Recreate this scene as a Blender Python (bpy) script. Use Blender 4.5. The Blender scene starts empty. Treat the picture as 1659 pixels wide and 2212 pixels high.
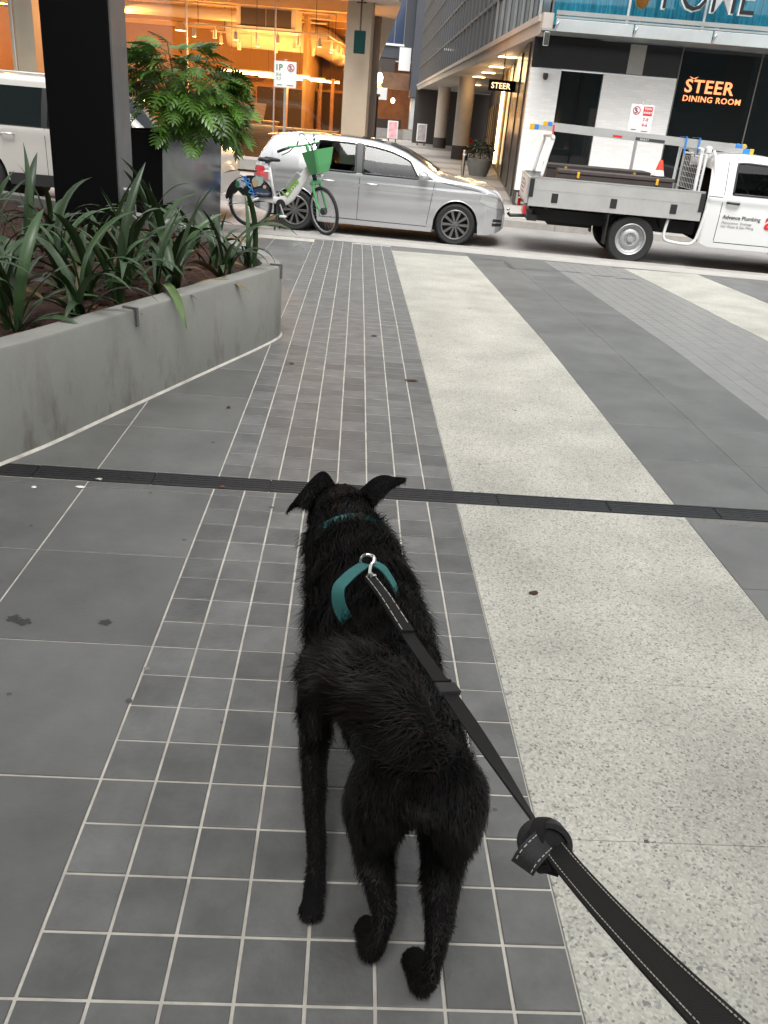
import bpy, bmesh, math, random
import numpy as np
from mathutils import Vector, Matrix, Euler
R = math.radians
random.seed(7)
rng = np.random.default_rng(11)
S = bpy.context.scene
C = S.collection

# ------------------------------------------------------------------ camera, sky, sun, exposure
CAM_H = 1.5
PITCH, ROLL, YAW = R(25.4), R(5.0), R(3.6)
_fw = Vector((math.sin(YAW)*math.cos(PITCH), math.cos(YAW)*math.cos(PITCH), -math.sin(PITCH)))
_rt = Vector((math.cos(YAW), -math.sin(YAW), 0))
_up = _rt.cross(_fw)
_ir = _rt*math.cos(ROLL) + _up*math.sin(ROLL)
_iu = -_rt*math.sin(ROLL) + _up*math.cos(ROLL)
cam_d = bpy.data.cameras.new('camera')
cam = bpy.data.objects.new('camera', cam_d); C.objects.link(cam)
cam_d.sensor_fit = 'HORIZONTAL'; cam_d.sensor_width = 36; cam_d.lens = 36*1800/1659
cam_d.clip_start = .05; cam_d.clip_end = 500
m = Matrix((( _ir.x, _iu.x, -_fw.x, 0), (_ir.y, _iu.y, -_fw.y, 0), (_ir.z, _iu.z, -_fw.z, CAM_H), (0, 0, 0, 1)))
cam.matrix_world = m
S.camera = cam
S.render.resolution_x, S.render.resolution_y = 768, 1024

W_ = bpy.data.worlds.new('World'); S.world = W_; W_.use_nodes = True
nt = W_.node_tree; nt.nodes.clear()
sky = nt.nodes.new('ShaderNodeTexSky'); sky.sky_type = 'NISHITA'; sky.sun_disc = False
SUN_EL, SUN_ROT = R(62), R(190)
sky.sun_elevation = SUN_EL; sky.sun_rotation = SUN_ROT
sky.dust_density = 4.0; sky.air_density = 1.2; sky.ozone_density = 1.0
hs = nt.nodes.new('ShaderNodeHueSaturation'); hs.inputs['Saturation'].default_value = .05   # an overcast, nearly white sky
bg = nt.nodes.new('ShaderNodeBackground'); bg.inputs['Strength'].default_value = .12
ow = nt.nodes.new('ShaderNodeOutputWorld')
nt.links.new(sky.outputs[0], hs.inputs['Color']); nt.links.new(hs.outputs[0], bg.inputs['Color']); nt.links.new(bg.outputs[0], ow.inputs[0])

sun_d = bpy.data.lights.new('sun', 'SUN'); sun_d.energy = .9; sun_d.angle = R(30); sun_d.color = (1, .97, .93)
sun = bpy.data.objects.new('sun', sun_d); C.objects.link(sun)
_sd = Vector((math.sin(SUN_ROT)*math.cos(SUN_EL), math.cos(SUN_ROT)*math.cos(SUN_EL), math.sin(SUN_EL)))
sun.rotation_euler = _sd.to_track_quat('Z', 'Y').to_euler(); sun.location = (6, 5, 30)

S.view_settings.view_transform = 'Standard'; S.view_settings.look = 'None'
S.view_settings.gamma = 1; S.view_settings.use_curve_mapping = False
S.view_settings.exposure = 1.33
S.cycles.max_bounces = 8; S.cycles.transparent_max_bounces = 16
S.cycles.sample_clamp_indirect = 6
S.cycles.caustics_reflective = False; S.cycles.caustics_refractive = False

# ------------------------------------------------------------------ materials
def mat(name, col, rough=.6, metal=0., noise=0., nscale=8., bump=0., bscale=60., coat=0., emit=None, estr=0., rand=0.,
        world=False, sheen=0., spec=.5, col2=None, ndetail=5., stretch=None):
    """principled material; 'noise' mixes col towards col2 (or darker) with a soft noise, 'rand' varies the value per object"""
    m = bpy.data.materials.new(name); m.use_nodes = True
    n = m.node_tree; b = n.nodes['Principled BSDF']; L = n.links
    b.inputs['Base Color'].default_value = (*col, 1); b.inputs['Roughness'].default_value = rough
    b.inputs['Metallic'].default_value = metal; b.inputs['Coat Weight'].default_value = coat
    b.inputs['Coat Roughness'].default_value = .06
    b.inputs['Sheen Weight'].default_value = sheen; b.inputs['Specular IOR Level'].default_value = spec
    if emit: b.inputs['Emission Color'].default_value = (*emit, 1); b.inputs['Emission Strength'].default_value = estr
    src = None
    if noise or bump or rand:
        if world:
            g = n.nodes.new('ShaderNodeNewGeometry'); vec = g.outputs['Position']
        else:
            t = n.nodes.new('ShaderNodeTexCoord'); vec = t.outputs['Object']
        if stretch:
            mp = n.nodes.new('ShaderNodeMapping'); mp.inputs['Scale'].default_value = stretch
            L.new(vec, mp.inputs['Vector']); vec = mp.outputs[0]
    if noise:
        t = n.nodes.new('ShaderNodeTexNoise'); t.inputs['Scale'].default_value = nscale; t.inputs['Detail'].default_value = ndetail
        t.inputs['Roughness'].default_value = .65
        L.new(vec, t.inputs['Vector'])
        mr = n.nodes.new('ShaderNodeMapRange'); mr.inputs[1].default_value = .3; mr.inputs[2].default_value = .7
        L.new(t.outputs['Fac'], mr.inputs[0])
        mx = n.nodes.new('ShaderNodeMix'); mx.data_type = 'RGBA'
        c2 = col2 or tuple(c*(1-noise) for c in col)
        mx.inputs[6].default_value = (*col, 1); mx.inputs[7].default_value = (*c2, 1)
        L.new(mr.outputs[0], mx.inputs[0]); src = mx.outputs[2]
    if rand:
        oi = n.nodes.new('ShaderNodeObjectInfo')
        mr = n.nodes.new('ShaderNodeMapRange'); mr.inputs[3].default_value = 1-rand; mr.inputs[4].default_value = 1+rand
        L.new(oi.outputs['Random'], mr.inputs[0])
        hv = n.nodes.new('ShaderNodeHueSaturation')
        if src: L.new(src, hv.inputs['Color'])
        else: hv.inputs['Color'].default_value = (*col, 1)
        L.new(mr.outputs[0], hv.inputs['Value']); src = hv.outputs[0]
    if src: L.new(src, b.inputs['Base Color'])
    if bump:
        t = n.nodes.new('ShaderNodeTexNoise'); t.inputs['Scale'].default_value = bscale; t.inputs['Detail'].default_value = 4
        L.new(vec, t.inputs['Vector'])
        bp = n.nodes.new('ShaderNodeBump'); bp.inputs['Strength'].default_value = bump; bp.inputs['Distance'].default_value = .01
        L.new(t.outputs['Fac'], bp.inputs['Height']); L.new(bp.outputs[0], b.inputs['Normal'])
    return m

def glass(name, tint=(1, 1, 1), refl=1.0, dark=0.):
    """thin pane: see-through with a fresnel reflection"""
    m = bpy.data.materials.new(name); m.use_nodes = True
    n = m.node_tree; n.nodes.clear(); L = n.links
    o = n.nodes.new('ShaderNodeOutputMaterial')
    tr = n.nodes.new('ShaderNodeBsdfTransparent'); tr.inputs[0].default_value = (*tint, 1)
    gl = n.nodes.new('ShaderNodeBsdfGlossy'); gl.inputs['Roughness'].default_value = .02
    lw = n.nodes.new('ShaderNodeLayerWeight'); lw.inputs['Blend'].default_value = .5
    pw = n.nodes.new('ShaderNodeMath'); pw.operation = 'POWER'; pw.inputs[1].default_value = 5; L.new(lw.outputs['Facing'], pw.inputs[0])
    fr = n.nodes.new('ShaderNodeMath'); fr.operation = 'MULTIPLY_ADD'; fr.inputs[1].default_value = .92; fr.inputs[2].default_value = .04; L.new(pw.outputs[0], fr.inputs[0])
    mu = n.nodes.new('ShaderNodeMath'); mu.operation = 'MULTIPLY'; mu.inputs[1].default_value = refl; mu.use_clamp = True
    mx = n.nodes.new('ShaderNodeMixShader')
    L.new(fr.outputs[0], mu.inputs[0]); L.new(mu.outputs[0], mx.inputs[0]); L.new(tr.outputs[0], mx.inputs[1]); L.new(gl.outputs[0], mx.inputs[2])
    L.new(mx.outputs[0], o.inputs[0])
    return m

def speckle(name, base, spots, scale=220., rough=.55, rand=.03):
    """exposed-aggregate terrazzo: chips of several tones in a pale matrix, world-anchored"""
    m = mat(name, base, rough, rand=rand, world=True); n = m.node_tree; L = n.links; b = n.nodes['Principled BSDF']
    g = n.nodes.new('ShaderNodeNewGeometry')
    v = n.nodes.new('ShaderNodeTexVoronoi'); v.inputs['Scale'].default_value = scale; L.new(g.outputs['Position'], v.inputs['Vector'])
    cr = n.nodes.new('ShaderNodeValToRGB'); cr.color_ramp.interpolation = 'CONSTANT'
    sep = n.nodes.new('ShaderNodeSeparateColor'); L.new(v.outputs['Color'], sep.inputs[0]); L.new(sep.outputs[0], cr.inputs[0])
    el = cr.color_ramp.elements
    while len(el) > 1: el.remove(el[-1])
    el[0].position = 0; el[0].color = (*base, 1)
    for p, c in spots:
        e = el.new(p); e.color = (*c, 1)
    t = n.nodes.new('ShaderNodeTexNoise'); t.inputs['Scale'].default_value = 2.2; t.inputs['Detail'].default_value = 7; L.new(g.outputs['Position'], t.inputs['Vector'])
    mr = n.nodes.new('ShaderNodeMapRange'); mr.inputs[1].default_value = .3; mr.inputs[2].default_value = .7; mr.inputs[3].default_value = .74; mr.inputs[4].default_value = 1.06
    L.new(t.outputs['Fac'], mr.inputs[0])
    hv = n.nodes.new('ShaderNodeHueSaturation'); L.new(cr.outputs[0], hv.inputs['Color']); L.new(mr.outputs[0], hv.inputs['Value'])
    old = [l for l in n.links if l.to_socket == b.inputs['Base Color']]
    for l in old: n.links.remove(l)
    L.new(hv.outputs[0], b.inputs['Base Color'])
    bp = n.nodes.new('ShaderNodeBump'); bp.inputs['Strength'].default_value = .12; bp.inputs['Distance'].default_value = .004
    L.new(v.outputs['Distance'], bp.inputs['Height']); L.new(bp.outputs[0], b.inputs['Normal'])
    return m

M = {}
M['bluestone'] = mat('bluestone', (.146, .147, .142), .46, spec=.6, noise=.3, nscale=7, bump=.22, bscale=70, rand=.24, world=True, col2=(.082, .082, .079), ndetail=11)
M['bluestone_big'] = mat('bluestone_big', (.150, .151, .145), .46, spec=.6, noise=.3, nscale=2.6, bump=.14, bscale=90, rand=.08, world=True, col2=(.092, .092, .088), ndetail=10)
M['bluestone_pale'] = mat('bluestone_pale', (.215, .21, .20), .42, spec=.9, noise=.3, nscale=6, bump=.1, bscale=90, rand=.12, world=True, col2=(.165, .162, .155), ndetail=8)
M['grout'] = mat('grout', (.64, .61, .54), .85, noise=.45, nscale=9, world=True, ndetail=9)
M['grout_dark'] = mat('grout_dark', (.17, .168, .158), .85, noise=.25, nscale=30, world=True)
M['terrazzo'] = speckle('terrazzo', (.44, .43, .375), [(.40, (.38, .375, .33)), (.60, (.51, .495, .435)), (.8, (.29, .285, .26)), (.91, (.41, .375, .315)), (.96, (.19, .19, .18))], 165)
M['asphalt'] = mat('asphalt', (.31, .30, .29), .75, noise=.25, nscale=1.3, bump=.2, bscale=150, world=True, ndetail=9)
M['kerb'] = mat('kerb', (.36, .34, .31), .7, noise=.3, nscale=4, bump=.1, bscale=80, rand=.08, world=True)
M['footpath'] = mat('footpath', (.40, .385, .36), .7, noise=.2, nscale=3, bump=.08, bscale=90, rand=.06, world=True)
M['footpath_dark'] = mat('footpath_dark', (.26, .25, .24), .7, noise=.2, nscale=3, bump=.08, bscale=90, rand=.06, world=True)
M['concrete'] = mat('concrete', (.30, .30, .275), .75, noise=.25, nscale=2.5, bump=.12, bscale=70, world=True, ndetail=10)
M['grate'] = mat('grate', (.03, .031, .033), .5, metal=.3, noise=.3, nscale=40)
M['dark'] = mat('dark', (.012, .012, .013), .7)
M['black_paint'] = mat('black_paint', (.004, .004, .0045), .8, spec=.12)
M['grey_steel'] = mat('grey_steel', (.16, .16, .165), .5, metal=.2, noise=.2, nscale=6)
M['soil'] = mat('soil', (.075, .034, .02), .95, noise=.5, nscale=35, bump=.8, bscale=60, world=True, col2=(.03, .014, .01))
M['leaf_dark'] = mat('leaf_dark', (.022, .055, .018), .42, noise=.4, nscale=6, rand=.45, coat=.06, col2=(.042, .078, .026))
M['leaf_fern'] = mat('leaf_fern', (.060, .150, .016), .38, noise=.4, nscale=6, rand=.5, coat=.1, col2=(.10, .21, .022))
M['stem'] = mat('stem', (.12, .18, .06), .5)
M['steel'] = mat('steel', (.55, .55, .55), .28, metal=1.)
M['alu'] = mat('alu', (.72, .72, .70), .4, metal=.75, noise=.15, nscale=3)
M['galv'] = mat('galv', (.45, .45, .46), .5, metal=.7, noise=.2, nscale=20)
M['chrome'] = mat('chrome', (.75, .74, .7), .12, metal=1.)
M['rubber'] = mat('rubber', (.018, .018, .018), .75, bump=.15, bscale=80)
M['plastic'] = mat('plastic', (.02, .02, .021), .45)
M['silver'] = mat('silver', (.62, .63, .64), .26, metal=.68, coat=.8)
def lined(m):
    """body panels carry dark cloth lining on their inner face"""
    n = m.node_tree; L = n.links; b = n.nodes['Principled BSDF']; g = n.nodes.new('ShaderNodeNewGeometry')
    d = n.nodes.new('ShaderNodeBsdfDiffuse'); d.inputs[0].default_value = (.02, .02, .021, 1); mx = n.nodes.new('ShaderNodeMixShader'); o = n.nodes['Material Output']
    L.new(g.outputs['Backfacing'], mx.inputs[0]); L.new(b.outputs[0], mx.inputs[1]); L.new(d.outputs[0], mx.inputs[2]); L.new(mx.outputs[0], o.inputs[0]); return m
M['silver_shell'] = lined(mat('silver_shell', (.62, .63, .64), .26, metal=.68, coat=.8)); M['white_shell'] = lined(mat('white_shell', (.72, .73, .72), .3, coat=.5))
M['van_white'] = mat('van_white', (.62, .60, .56), .3, metal=.25, coat=.6)
M['white_paint'] = mat('white_paint', (.72, .73, .72), .3, coat=.5)
M['white'] = mat('white', (.75, .75, .74), .5)
M['car_glass'] = mat('car_glass', (.008, .013, .013), .025, spec=.9, coat=.5)
M['red_lens'] = mat('red_lens', (.55, .015, .02), .2, coat=.6)
M['orange_lens'] = mat('orange_lens', (.8, .16, .02), .2, coat=.6)
M['clear_lens'] = mat('clear_lens', (.6, .62, .62), .12, metal=.5, coat=.8)
M['lime'] = mat('lime', (.10, .42, .15), .4, coat=.3)
M['lime_text'] = mat('lime_text', (.22, .45, .05), .5)
M['bike_white'] = mat('bike_white', (.74, .74, .72), .4, coat=.3)
M['yellow'] = mat('yellow', (.75, .42, .03), .5)
M['blue'] = mat('blue', (.03, .22, .62), .5)
M['red'] = mat('red', (.62, .02, .025), .5)
M['cone_red'] = mat('cone_red', (.75, .05, .02), .5)
M['fur'] = mat('fur', (.0040, .0034, .0032), .5, spec=.16)
M['fur_brown'] = mat('fur_brown', (.0115, .0075, .0062), .5, spec=.18)
M['skin'] = mat('skin', (.004, .0036, .0036), .8, spec=.1)
M['teal'] = mat('teal', (.022, .135, .13), .7, noise=.3, nscale=60)
M['strap'] = mat('strap', (.0065, .0063, .0066), .75, bump=.2, bscale=500, spec=.25)
M['strap_grey'] = mat('strap_grey', (.022, .022, .024), .65, bump=.3, bscale=500, spec=.3)
M['thread'] = mat('thread', (.45, .44, .38), .7)
M['inner_ear'] = mat('inner_ear', (.03, .018, .018), .7)

# ------------------------------------------------------------------ mesh helpers
class B:
    """collects geometry of ONE piece, then links it as one mesh object"""
    def __init__(s): s.v = []; s.f = []
    def add(s, vs, fs):
        k = len(s.v); s.v += [tuple(v) for v in vs]; s.f += [tuple(i+k for i in f) for f in fs]; return s
    def box(s, x0, x1, y0, y1, z0, z1, M4=None):
        vs = [Vector(p) for p in ((x0,y0,z0),(x1,y0,z0),(x1,y1,z0),(x0,y1,z0),(x0,y0,z1),(x1,y0,z1),(x1,y1,z1),(x0,y1,z1))]
        if M4 is not None: vs = [M4 @ v for v in vs]
        return s.add(vs, [(0,3,2,1),(4,5,6,7),(0,1,5,4),(1,2,6,5),(2,3,7,6),(3,0,4,7)])
    def cbox(s, x0, x1, y0, y1, z0, z1, c=.004, M4=None):
        """box with chamfered upper and vertical edges"""
        def ring(z, i): return [(x0+i, y0, z), (x1-i, y0, z), (x1, y0+i, z), (x1, y1-i, z), (x1-i, y1, z), (x0+i, y1, z), (x0, y1-i, z), (x0, y0+i, z)]
        def inner(z, i): return [(x0+2*i, y0+i, z), (x1-2*i, y0+i, z), (x1-i, y0+2*i, z), (x1-i, y1-2*i, z), (x1-2*i, y1-i, z), (x0+2*i, y1-i, z), (x0+i, y1-2*i, z), (x0+i, y0+2*i, z)]
        rs = [inner(z0, c), ring(z0+c, c), ring(z1-c, c), inner(z1, c)]
        vs = [Vector(p) for r in rs for p in r]
        if M4 is not None: vs = [M4 @ v for v in vs]
        fs = [tuple(range(7, -1, -1)), tuple(range(24, 32))]
        for r in range(3):
            for i in range(8):
                j = (i+1) % 8; fs.append((r*8+i, r*8+j, r*8+8+j, r*8+8+i))
        return s.add(vs, fs)
    def tube(s, pts, r, n=8, caps=True, flat=None):
        """tube along a path; r a number or a list"""
        P = [Vector(p) for p in pts]; k = len(P)
        rr = r if isinstance(r, (list, tuple)) else [r]*k
        rings = []; prev = None
        for i in range(k):
            t = (P[min(i+1, k-1)]-P[max(i-1, 0)])
            t = t.normalized() if t.length > 1e-9 else Vector((0, 0, 1))
            if prev is None:
                a = Vector((0, 0, 1)) if abs(t.z) < .9 else Vector((1, 0, 0)); u = t.cross(a).normalized()
            else:
                u = (prev - t*prev.dot(t)); u = u.normalized() if u.length > 1e-6 else t.orthogonal().normalized()
            prev = u; w = t.cross(u)
            rings.append([P[i] + (u*math.cos(2*math.pi*j/n) + w*math.sin(2*math.pi*j/n)*(flat or 1))*rr[i] for j in range(n)])
        vs = [v for g in rings for v in g]; fs = []
        for i in range(k-1):
            for j in range(n):
                q = (j+1) % n; fs.append((i*n+j, i*n+q, (i+1)*n+q, (i+1)*n+j))
        if caps: fs += [tuple(range(n-1, -1, -1)), tuple(range((k-1)*n, k*n))]
        return s.add(vs, fs)
    def lathe(s, prof, n=24, axis='Z', c=(0, 0, 0), close=False):
        """revolve (r, h) pairs around an axis through c"""
        vs = []; fs = []; k = len(prof)
        for j in range(n):
            a = 2*math.pi*j/n; ca, sa = math.cos(a), math.sin(a)
            for r, h in prof:
                p = {'Z': (r*ca, r*sa, h), 'Y': (r*ca, h, r*sa), 'X': (h, r*ca, r*sa)}[axis]
                vs.append((p[0]+c[0], p[1]+c[1], p[2]+c[2]))
        kk = k if close else k-1
        for j in range(n):
            q = (j+1) % n
            for i in range(kk):
                i2 = (i+1) % k; fs.append((j*k+i, q*k+i, q*k+i2, j*k+i2))
        return s.add(vs, fs)
    def prism(s, poly, a, b, axis='Z'):
        """extrude a 2-D outline from a to b along an axis; poly is in the other two axes in order"""
        def P(p, h): return {'Z': (p[0], p[1], h), 'Y': (p[0], h, p[1]), 'X': (h, p[0], p[1])}[axis]
        k = len(poly); vs = [P(p, a) for p in poly] + [P(p, b) for p in poly]
        fs = [tuple(range(k-1, -1, -1)), tuple(range(k, 2*k))] + [(i, (i+1) % k, k+(i+1) % k, k+i) for i in range(k)]
        return s.add(vs, fs)
    def grid(s, fn, nu, nv):
        vs = [fn(i/nu, j/nv) for i in range(nu+1) for j in range(nv+1)]; w = nv+1
        return s.add(vs, [(i*w+j, (i+1)*w+j, (i+1)*w+j+1, i*w+j+1) for i in range(nu) for j in range(nv)])
    def mesh(s, name, m, smooth=False, fix=True, merge=0):
        me = bpy.data.meshes.new(name); me.from_pydata(s.v, [], s.f)
        if fix or merge:
            bm = bmesh.new(); bm.from_mesh(me)
            if merge: bmesh.ops.remove_doubles(bm, verts=bm.verts, dist=merge)
            bmesh.ops.recalc_face_normals(bm, faces=bm.faces); bm.to_mesh(me); bm.free()
        me.materials.append(m if not isinstance(m, str) else M[m])
        if smooth: set_smooth(me, smooth)
        return me
    def build(s, name, m, parent=None, smooth=False, fix=True, merge=0):
        return link(name, s.mesh(name, m, smooth, fix, merge), parent)

def set_smooth(me, smooth):
    me.polygons.foreach_set('use_smooth', [True]*len(me.polygons))
    if smooth is not True:
        me.set_sharp_from_angle(angle=R(smooth))
def link(name, me, parent=None, loc=None, rot=None):
    o = bpy.data.objects.new(name, me); C.objects.link(o)
    if parent is not None: o.parent = parent
    if loc is not None: o.location = loc
    if rot is not None: o.rotation_euler = rot
    return o
def tag(o, label, cat, group=None):
    o['label'] = label; o['category'] = cat
    if group: o['group'] = group
    return o
def struct(o): o['kind'] = 'structure'; return o
def stuff(o): o['kind'] = 'stuff'; return o
def thing(name, label, cat, loc=(0, 0, 0), rz=0., group=None):
    o = bpy.data.objects.new(name, None); C.objects.link(o); o.location = loc; o.rotation_euler = (0, 0, rz)
    o.empty_display_size = .1
    return tag(o, label, cat, group)
def text(name, body, size, m, parent, mat4, extrude=.004, align='LEFT', bold=0., spacing=1.):
    cu = bpy.data.curves.new(name, 'FONT'); cu.body = body; cu.size = size; cu.extrude = extrude; cu.align_x = align
    cu.offset = bold; cu.resolution_u = 3; cu.space_character = spacing
    o = bpy.data.objects.new(name, cu); C.objects.link(o)
    dg = bpy.context.evaluated_depsgraph_get()
    me = bpy.data.meshes.new_from_object(o.evaluated_get(dg))
    bpy.data.objects.remove(o); bpy.data.curves.remove(cu)
    me.materials.clear(); me.materials.append(M[m] if isinstance(m, str) else m)
    me.transform(mat4)
    return link(name, me, parent)
def split_letters(o):
    """give every letter of a big sign its own object"""
    bm = bmesh.new(); bm.from_mesh(o.data); seen = set(); groups = []
    for v in bm.verts:
        if v in seen: continue
        st = [v]; seen.add(v); comp = []
        while st:
            q = st.pop(); comp.append(q.index)
            for e in q.link_edges:
                w = e.other_vert(q)
                if w not in seen: seen.add(w); st.append(w)
        groups.append(set(comp))
    for g_ in groups:
        ix = {k: i for i, k in enumerate(sorted(g_))}
        me = bpy.data.meshes.new('letter'); me.from_pydata([bm.verts[k].co[:] if False else o.data.vertices[k].co[:] for k in sorted(g_)], [], [tuple(ix[v.index] for v in f.verts) for f in bm.faces if f.verts[0].index in g_])
        me.materials.append(o.data.materials[0]); link('letter', me, o.parent)
    bm.free(); bpy.data.objects.remove(o)
def face_y(x, y, z, sx=1.):
    """matrix for text standing upright in the XZ plane, read from -Y"""
    return Matrix.Translation((x, y, z)) @ Matrix.Rotation(R(90), 4, 'X') @ Matrix.Diagonal((sx, 1, 1, 1))
def lerp(a, b, t): return a+(b-a)*t
def interp(x, pts):
    xs = [p[0] for p in pts]; ys = [p[1] for p in pts]; return float(np.interp(x, xs, ys))
def catmull(pts, n):
    P = [Vector(p) for p in pts]; P = [P[0]*2-P[1]] + P + [P[-1]*2-P[-2]]; out = []
    for i in range(1, len(P)-2):
        for k in range(n):
            t = k/n; a, b, c, d = P[i-1], P[i], P[i+1], P[i+2]
            out.append(.5*((2*b)+(c-a)*t+(2*a-5*b+4*c-d)*t*t+(3*b-a-3*c+d)*t**3))
    out.append(P[-2]); return out
SLOPE = -.0227
def zg(y):
    """height of the plaza paving: level, then falling gently to the kerb"""
    if y < 6.2: return 0.
    if y < 6.8: return SLOPE*(y-6.2)**2/1.2
    return SLOPE*(y-6.5)
ST = R(-6.8)            # the street runs at a slight angle to the plaza grid
TS = math.tan(ST)
def kerb_y(x): return 12.85 + TS*(x-.53)
def sp(x, d, z=0.):
    """street frame: x along the plaza grid, d metres beyond the kerb edge"""
    return Vector((x, kerb_y(x)+d, z))
ROAD_Z, FAR_Z = -.33, -.19
# ------------------------------------------------------------------ plaza paving
X0, X1, X2, X3, X4, X5 = -.53, .522, 1.54, 2.6, 3.66, 4.68   # edges of the paving bands
TW = (X1-X0)/8; TL = .139
PATH_EDGE = lambda x: 11.98 + TS*(x-.52)        # the bands stop here, the kerb strip begins
DR0, DR1 = 3.285, 3.42                          # drain channel
base = B()
ys = [-3] + list(np.arange(0, 14.01, .35))
def sheet(xs, ys_fn, zoff, b=None):
    b = b or B()
    for x0, x1 in zip(xs[:-1], xs[1:]):
        for i in range(len(ys)-1):
            pts = []
            for (x, y) in ((x0, ys[i]), (x1, ys[i]), (x1, ys[i+1]), (x0, ys[i+1])):
                yy = min(y, ys_fn(x)); pts.append((x, yy, zg(yy)+zoff))
            if pts[3][1]-pts[0][1] < 1e-6 and pts[2][1]-pts[1][1] < 1e-6: continue
            b.add(pts, [(0, 1, 2, 3)])
    return b
plaza = struct(sheet([-14, -6, -3, X0, X1, X2, X3, X4, X5, 9, 16], lambda x: kerb_y(x)-.02, -.004).build('plaza_ground', 'grout', fix=False))

def slope_rot(y): return (math.atan(SLOPE) if y > 6.5 else 0., 0, 0)
def piece(name, me, x, y, jitter=.0005):
    return link(name, me, plaza, (x, y, zg(y)+random.uniform(-jitter, jitter)), slope_rot(y))
J = .0036
def tile_mesh(w, l, m, c=.0016, d=.02):
    b = B(); w2, l2 = w/2-J, l/2-J
    b.add([(-w2, -l2, -d), (w2, -l2, -d), (w2, l2, -d), (-w2, l2, -d), (-w2, -l2, -c), (w2, -l2, -c), (w2, l2, -c), (-w2, l2, -c),
           (-w2+c, -l2+c, 0), (w2-c, -l2+c, 0), (w2-c, l2-c, 0), (-w2+c, l2-c, 0)],
          [(0,1,5,4),(1,2,6,5),(2,3,7,6),(3,0,4,7),(4,5,9,8),(5,6,10,9),(6,7,11,10),(7,4,8,11),(8,9,10,11)])
    return b.mesh('paving', m, fix=False)
tm = tile_mesh(TW, TL, 'bluestone'); J = .0016; tm2 = tile_mesh(TW, TL, 'bluestone_pale'); J = .0036
def rows(y0, y1, l):
    k = 0
    while y0+(k+1)*l <= y1+1e-6: yield y0+(k+.5)*l; k += 1
small = [(X0+(c+.5)*TW, y) for y in list(rows(1.003-4*TL, DR0, TL)) + list(rows(DR1, 12.2, TL)) for c in range(8)]
small = [p for p in small if p[1]+TL/2 < PATH_EDGE(p[0])]
tail = DR0-list(rows(1.003-4*TL, DR0, TL))[-1]-TL/2
if tail > .03:
    tmc = tile_mesh(TW, tail, 'bluestone'); small_cut = [(X0+(c+.5)*TW, DR0-tail/2) for c in range(8)]
else: small_cut = []
rest = B()
def into(b, me, x, y):
    s = slope_rot(y)[0]; k = Matrix.Translation((x, y, zg(y))) @ Matrix.Rotation(s, 4, 'X')
    b.add([k @ v.co for v in me.vertices], [tuple(p.vertices) for p in me.polygons])
n_ind = 0
for (x, y) in small:
    if n_ind < 290: piece('paving_tile', tm, x, y); n_ind += 1
    else: into(rest, tm, x, y)
for (x, y) in small_cut: piece('paving_tile', tmc, x, y)
stuff(rest.build('far_paving_tiles', 'bluestone', plaza, fix=False))
rest2 = B()
for c in range(8):
    for y in rows(4.4, 12.2, TL):
        x = X3+(c+.5)*TW
        if y+TL/2 < PATH_EDGE(x): into(rest2, tm2, x, y)
stuff(rest2.build('side_paving_tiles', 'bluestone_pale', plaza, fix=False))
BW, BL = .53, TL*4
slab = tile_mesh(BW, BL, 'bluestone_big'); slab_tight = None
def slabs(xc, y0, y1, me, l, skip=None):
    for y in rows(y0, y1, l):
        if y+l/2 < PATH_EDGE(xc) and not (skip and skip(xc, y)): piece('paving_slab', me, xc, y)
in_planter = lambda x, y: (3.3 < y <= 6.1 and x < -.94-.4*(6.0-y)) or (6.1 < y < 9.6 and x < -1.0-.6*(y-6.1))
for k in range(8):
    xc = X0-(k+.5)*BW
    slabs(xc, 1.003-2*BL, DR0, slab, BL)
    piece('paving_slab', tile_mesh(BW, DR0-(1.003-2*BL+6*BL), 'bluestone_big') if DR0-(1.003+4*BL) > .03 else slab, xc, (DR0+1.003+4*BL)/2) if DR0-(1.003+4*BL) > .03 else None
    slabs(xc, DR1, 12.2, slab, BL, in_planter)
J = .0015
slab2 = tile_mesh((X3-X2)/2, BL, 'bluestone_big', c=.001)
for k in range(2):
    xc = X2+(k+.5)*(X3-X2)/2; slabs(xc, 1.003, DR0, slab2, BL); slabs(xc, DR1, 12.2, slab2, BL)
for k in range(5):
    xc = X5+(k+.5)*(X3-X2)/2; slabs(xc, DR1+2*BL, 12.2, slab2, BL)
J = .0009
WL_ = .62
tz = tile_mesh(X2-X1, WL_, 'terrazzo', c=.0012); 
slabs((X1+X2)/2, DR0-5*WL_, DR0, tz, WL_); slabs((X1+X2)/2, DR1, 12.3, tz, WL_)
slabs((X4+X5)/2, DR1+3*WL_, 12.3, tz, WL_)
# light dirt joint under the terrazzo and the dark bands
struct(sheet([X1, X2, X3, X4, X5, 9], lambda x: PATH_EDGE(x), -.0025).build('paving_bed', 'grout_dark', fix=False))
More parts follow.
